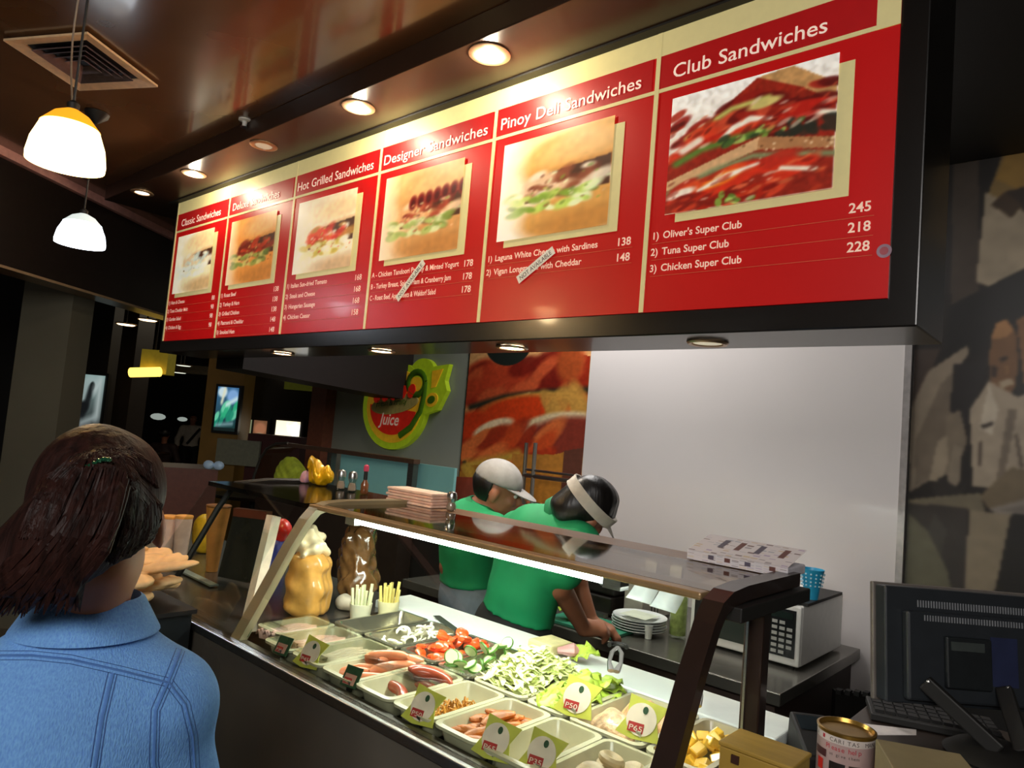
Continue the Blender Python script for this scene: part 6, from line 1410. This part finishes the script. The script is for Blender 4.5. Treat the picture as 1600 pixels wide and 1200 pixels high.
# ================================================================== the dim mall hall beyond, left
m_hallw = mat('hall_wall_dark', '#1c1612', 0.6, var=0.2, scale=1.5)
def slab(name, px0, px1, D, z0, z1, th, m, skew=0.0, kind='structure', par=None):
    a = at_depth(px0, 640, D); b = at_depth(px1, 640, D+skew); d = (b-a); d.z = 0; n = Vector((-d.y, d.x, 0)).normalized()*th
    if n.dot(_F) < 0: n = -n
    mb = MB().prism([(a.x,a.y,z0),(b.x,b.y,z0),(b.x+n.x,b.y+n.y,z0),(a.x+n.x,a.y+n.y,z0)], (0,0,z1-z0))
    o = obj(name, mb, m, par)
    if kind: o['kind'] = kind
    return o
slab('wall_far', -500, 700, 21.0, 0, 3.6, 0.2, m_hallw)
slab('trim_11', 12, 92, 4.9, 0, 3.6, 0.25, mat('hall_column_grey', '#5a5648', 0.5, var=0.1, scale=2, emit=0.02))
slab('trim_17', 106, 160, 8.12, 0, 3.6, 0.2, m_hallw)
slab('trim_12', -30, 14, 7.0, 0, 3.6, 0.4, m_blackmat)
slab('trim_13', 158, 200, 8.6, 0, 3.6, 0.4, mat('hall_column_dark', '#2b231d', 0.5))
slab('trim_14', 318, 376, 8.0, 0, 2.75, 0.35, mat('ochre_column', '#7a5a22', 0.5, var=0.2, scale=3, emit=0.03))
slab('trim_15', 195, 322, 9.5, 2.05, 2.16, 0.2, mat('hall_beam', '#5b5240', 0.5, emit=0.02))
slab('trim_16', 376, 500, 8.8, 2.62, 2.95, 0.3, mat('hall_soffit', '#4a3b2c', 0.5))
slab('wall_left', 378, 520, 9.0, 0, 2.7, 0.2, mat('shop_dark', '#1a1613', 0.6))
def lightbox(name, label, cat, x0, y0, x1, y1, D, art, em, border='#141210'):
    a, b, c_, d_ = at_depth(x0, y1, D), at_depth(x1, y1, D), at_depth(x1, y0, D), at_depth(x0, y0, D)
    xd = (b-a); xd.z = 0; w = xd.length; h = d_.z-a.z; xd.normalize(); n = Vector((xd.y, -xd.x, 0))
    t = thing(name, label, cat, tuple((a+b)/2))
    obj('case', MB().prism([a-xd*0.03-Z_*0.03, a+xd*(w+0.03)-Z_*0.03, a+xd*(w+0.03)+Z_*(h+0.03), a-xd*0.03+Z_*(h+0.03)], -n*0.06), mat('box_'+border[1:], border, 0.4), t)
    art.mesh('lit_picture', a+n*0.012, xd, Z_, w, h, art_mat('lit_%s' % name, em, 0.4, 0.3), t)
    return t
a = Art(40, 70, '#8fa8a4').grad('#2a2c2c', '#9fc0bd'); a.ell(0.35,0.75,0.45,0.22,20,'#cfe2e0',0.6,0.6); a.ell(0.55,0.80,0.10,0.08,0,'#1f2424',0.4); a.band([(0.5,0.72),(0.42,0.5),(0.3,0.3)], 0.10, '#23282a', 0.1)
a.band([(0.7,0.75),(0.85,0.9),(0.85,0.3)], 0.10, '#dfeeec', 0.2, 0.8); a.ell(0.25,0.4,0.25,0.12,10,'#1b1e20',0.5); a.band([(0.3,0.14),(0.8,0.26)], 0.06, '#b9c9c8', 0.1, 0.8); a.band([(0.05,0.05),(0.6,0.10)], 0.05, '#8a8f90', 0.1, 0.8)
lightbox('film_poster', 'tall pale backlit poster with a dark figure beside the grey hall column', 'poster', 114, 583, 155, 672, 8.0, a, 0.55)
a = Art(40, 60, '#1f4a4a').grad('#16342f', '#3c6a94'); a.ell(0.25,0.88,0.22,0.12,0,'#c8dfe8',0.5); a.ell(0.75,0.8,0.28,0.16,0,'#7fa8d8',0.5); a.band([(0.35,0.95),(0.25,0.65)], 0.05, '#e0e0c4', 0.1)
a.blobs(14, (0,1,0.2,0.62), (0.10,0.22), ['#2fae7c','#1f8a6c','#6fd0a8','#1a5a4a'], 1.8, (20,50)); a.band([(0.5,0.6),(0.95,0.75)], 0.04, '#cfe8e6', 0.1); a.band([(0.1,0.12),(0.85,0.18)], 0.04, '#8fb0b4', 0.08, 0.7); a.mixin((a.y < 0.08)*0.8, '#101818')
lightbox('video_screen', 'lit video screen of green and blue shapes on the ochre column', 'screen', 334, 603, 367, 672, 7.93, a, 0.9)
a = Art(50, 40, '#e8e0b0').grad('#fff6d8', '#e8d9b8'); a.blobs(10, (0,1,0,1), (0.12,0.25), ['#fffbe8','#f4e7c0','#e0b890','#ffffff'], 1.5, (20,50)); a.poly([(0.55,0),(0.8,0.38),(0.85,0.15),(1,0.3),(1,0)], '#20180f')
lightbox('food_lightbox', 'bright white and yellow food lightbox in the shop across the hall', 'lightbox', 428, 656, 466, 698, 8.6, a, 1.6)
a = Art(40, 36, '#9a6a4a'); a.mixin((a.x < 0.28)*1.0, '#a9b48a'); a.mixin(((a.x > 0.28) & (a.x < 0.36))*1.0, '#14110e'); a.ell(0.7,0.6,0.28,0.3,0,'#d08a64',0.5); a.ell(0.7,0.2,0.22,0.2,0,'#b9c9a0',0.5)
lightbox('menu_lightbox', 'small orange food lightbox left of the bright one across the hall', 'lightbox', 382, 655, 415, 688, 8.6, a, 0.5)
o = slab('shop_front_counter', 392, 475, 8.0, 0, 1.36, 0.3, mat('maroon_counter', '#4a1610', 0.5), kind=None); tag(o, 'dark maroon shop counter below the lightboxes across the hall', 'counter')
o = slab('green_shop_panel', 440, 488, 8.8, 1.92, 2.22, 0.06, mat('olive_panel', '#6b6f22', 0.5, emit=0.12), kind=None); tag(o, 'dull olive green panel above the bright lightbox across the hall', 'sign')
# yellow hanging lamp sign
p = at_depth(231, 580, 8.2)
yl = thing('yellow_lamp', 'square yellow hanging lamp glowing at its lower edge in the hall', 'lamp', tuple(p))
a0, a1, b0, b1 = at_depth(222, 545, 8.2), at_depth(264, 545, 8.2), at_depth(222, 582, 8.2), at_depth(262, 584, 8.2)
w_ = Vector((a1.x-a0.x, a1.y-a0.y, 0)); nd = Vector((-w_.y, w_.x, 0)).normalized()*0.2
obj('shade_panel', MB().prism([(a0.x,a0.y,b0.z),(a0.x+w_.x,a0.y+w_.y,b0.z),(a0.x+w_.x+nd.x,a0.y+w_.y+nd.y,b0.z),(a0.x+nd.x,a0.y+nd.y,b0.z)], (0,0,a0.z-b0.z)), mat('olive_yellow_shade', '#9a8a2a', 0.5, var=0.4, scale=5, emit=0.22), yl)
c0, c1 = at_depth(204, 582, 8.1), at_depth(250, 581, 8.1)
obj('glow_bar', MB().tube([c0, c1], 0.055, 12), emis('amber_glow', '#ffcf5a', 2.5), yl)
obj('hanging_rod', MB().tube([a0+w_*0.5, Vector((a0.x+w_.x*0.5, a0.y+w_.y*0.5, 3.6))], 0.012, 6), m_blackmat, yl)
# small hall ceiling spots
for k, (px, py, lb) in enumerate(((197, 507, 'left of the two small lit spots on the hall ceiling'), (231, 500, 'right of the two small lit spots on the hall ceiling'), (287, 571, 'upper of two faint small spots right of the yellow lamp'), (280, 582, 'lower of two faint small spots right of the yellow lamp'), (440, 587, 'left small spot under the partition by the juice sign'), (495, 604, 'right small spot under the partition by the juice sign'))):
    p = at_depth(px, py, 7.5 if k < 2 else 9.0+0.6*(k % 2))
    t = thing('hall_spot', lb, 'ceiling light', tuple(p), 0, 'small hall ceiling spots')
    obj('spot_lens', MB().lathe([(0.001,-0.01),(0.075,-0.008),(0.09,0.0)], p, 16), emis('spot_dim_%d' % (k//2), ['#ffd9a8','#cfd2c0','#d8c8b0'][k//2], [5,1.6,0.9][k//2]), t)
    obj('spot_rim', MB().lathe([(0.085,0.0),(0.10,-0.004),(0.105,0.01)], p, 16), m_rim, t)
    obj('spot_stem', MB().tube([p, Vector((p.x,p.y,3.6))], 0.01, 6), m_blackmat, t)
for k, (px, py, s, lb) in enumerate(((247, 651, 0.12, 'left pale blurred ceiling light of the shop behind the standing guard'), (285, 655, 0.08, 'right pale blurred ceiling light of the shop behind the standing guard'))):
    p = at_depth(px, py, 18); tag(obj('shop_lamp', MB().ball(p, (s*1.5, s*1.5, s*0.7), 12), emis('shop_lamp_glow', '#b9c4bc', 0.55)), lb, 'lamp')
# people far off: standing guard, seated diners
def far_person(label, px, pyh, pyf, D, fwd, shirt, pants, seated=False, name='person'):
    hd = at_depth(px, pyh, D); k = 1.0; f = Vector(fwd).normalized(); r = Vector((f.y, -f.x, 0)); base = Vector((hd.x, hd.y, 0)); H = hd.z+0.10
    s = H/1.72 if not seated else 1.0
    pel = base+Z_*(0.92*s if not seated else hd.z-0.68); che = pel+Z_*0.32*s; nk_ = pel+Z_*0.52*s
    J = dict(fwd=f, pelvis=pel, chest=che, neck=nk_)
    for kk, q in (('L',-1),('R',1)):
        J['sh'+kk] = nk_+r*0.18*q-Z_*0.06; J['el'+kk] = nk_+r*0.27*q-Z_*0.30+f*0.02; J['wr'+kk] = nk_+r*(0.24)*q-Z_*0.5+f*0.12
        J['hip'+kk] = pel+r*0.09*q-Z_*0.03
        J['kn'+kk] = (Vector((pel.x,pel.y,pel.z*0.52))+r*0.1*q) if not seated else pel+f*0.40+r*0.1*q
        J['an'+kk] = Vector((pel.x,pel.y,0.08))+r*0.13*q if not seated else Vector((pel.x,pel.y,0.08))+f*0.42+r*0.1*q
    BHx = basis(f, Z_); hx_ = nk_+Z_*0.17*s
    hd_ = {kk: (J['wr'+kk], f*0.3-Z_, -r*q, q, 0.4) for kk, q in (('L',-1),('R',1))}
    t, s_ = figure(label, name, J, BHx, hx_, BHx, m_skin2, shirt, pants, m_blackmat, hd_, (1.7,1.7), -0.02, 0.014, 0.02)
    hv = V3(hx_); fv = V3(f)
    solid('hair', [ell(V3(hx_+BHx @ Vector((0,-0.02,0.035))), (0.088,0.105,0.095))], m_hairb, t, 0.014, 0.02, clip=lambda X: np.minimum((X-hv)@fv-0.03, 0.06-(X-hv)[...,2]))
    return t, J, r, f
m_wshirt = mat('pale_shirt', '#b9b0a4', 0.7); m_dpants = mat('black_cloth', '#141210', 0.8)
g, Jg, rg_, fg = far_person('person in pale shirt with dark strap and black trousers standing far across the hall', 302, 656, 742, 15.5, (0.8,-0.5,0), m_wshirt, m_dpants)
obj('dark_strap', MB().bar(Jg['shL']+fg*0.16+Z_*0.02, Jg['pelvis']+fg*0.17+rg_*0.05+Z_*0.05, 0.05, 0.015, fg), m_dpants, g)
m_dk = mat('dark_maroon_shirt', '#2c1a1a', 0.7); m_dk2 = mat('grey_dark_shirt', '#332d2c', 0.7)
far_person('person in dark clothes sitting far off left of the standing guard', 190, 672, 740, 13.5, (0.9,0.2,0), m_dk2, m_dpants, True)
far_person('person in dark maroon top sitting far off nearest the standing guard', 258, 680, 745, 13.5, (-0.6,0.6,0), m_dk, m_dpants, True)
# tables and stools of the hall
for k, (px, py, lb) in enumerate(((226, 722, 'dark round table between the two seated people far off'), (400, 735, 'dark round table right of the ochre column'))):
    p = at_depth(px, py, 12.4 if k == 0 else 7.2); t = thing('cafe_table', lb, 'table', (p.x, p.y, 0), 0, 'dark tables in the hall')
    obj('table_top', MB().lathe([(0,0.74),(0.38,0.74),(0.39,0.755),(0.38,0.77),(0,0.77)], (p.x,p.y,0), 28, caps=False), mat('table_top_dark', '#2a1c14', 0.3), t)
    obj('table_leg', MB().lathe([(0.03,0.02),(0.03,0.74)], (p.x,p.y,0), 12), m_blackmat, t); obj('table_foot', MB().lathe([(0.26,0.0),(0.24,0.02),(0.03,0.03)], (p.x,p.y,0), 24), m_blackmat, t)
a_, b_ = at_depth(205, 775, 5.2), at_depth(400, 770, 5.6)
o = slab('hall_ledge', 200, 352, 5.2, 0, 1.13, 0.5, mat('red_brown_ledge', '#5a2f22', 0.4), 0.3, kind=None); tag(o, 'long red brown counter running behind the left glass case', 'counter')
for k, (px, lb) in enumerate(((329, 'left of two small pale blue packs on the red brown counter'), (345, 'right of two small pale blue packs on the red brown counter'))):
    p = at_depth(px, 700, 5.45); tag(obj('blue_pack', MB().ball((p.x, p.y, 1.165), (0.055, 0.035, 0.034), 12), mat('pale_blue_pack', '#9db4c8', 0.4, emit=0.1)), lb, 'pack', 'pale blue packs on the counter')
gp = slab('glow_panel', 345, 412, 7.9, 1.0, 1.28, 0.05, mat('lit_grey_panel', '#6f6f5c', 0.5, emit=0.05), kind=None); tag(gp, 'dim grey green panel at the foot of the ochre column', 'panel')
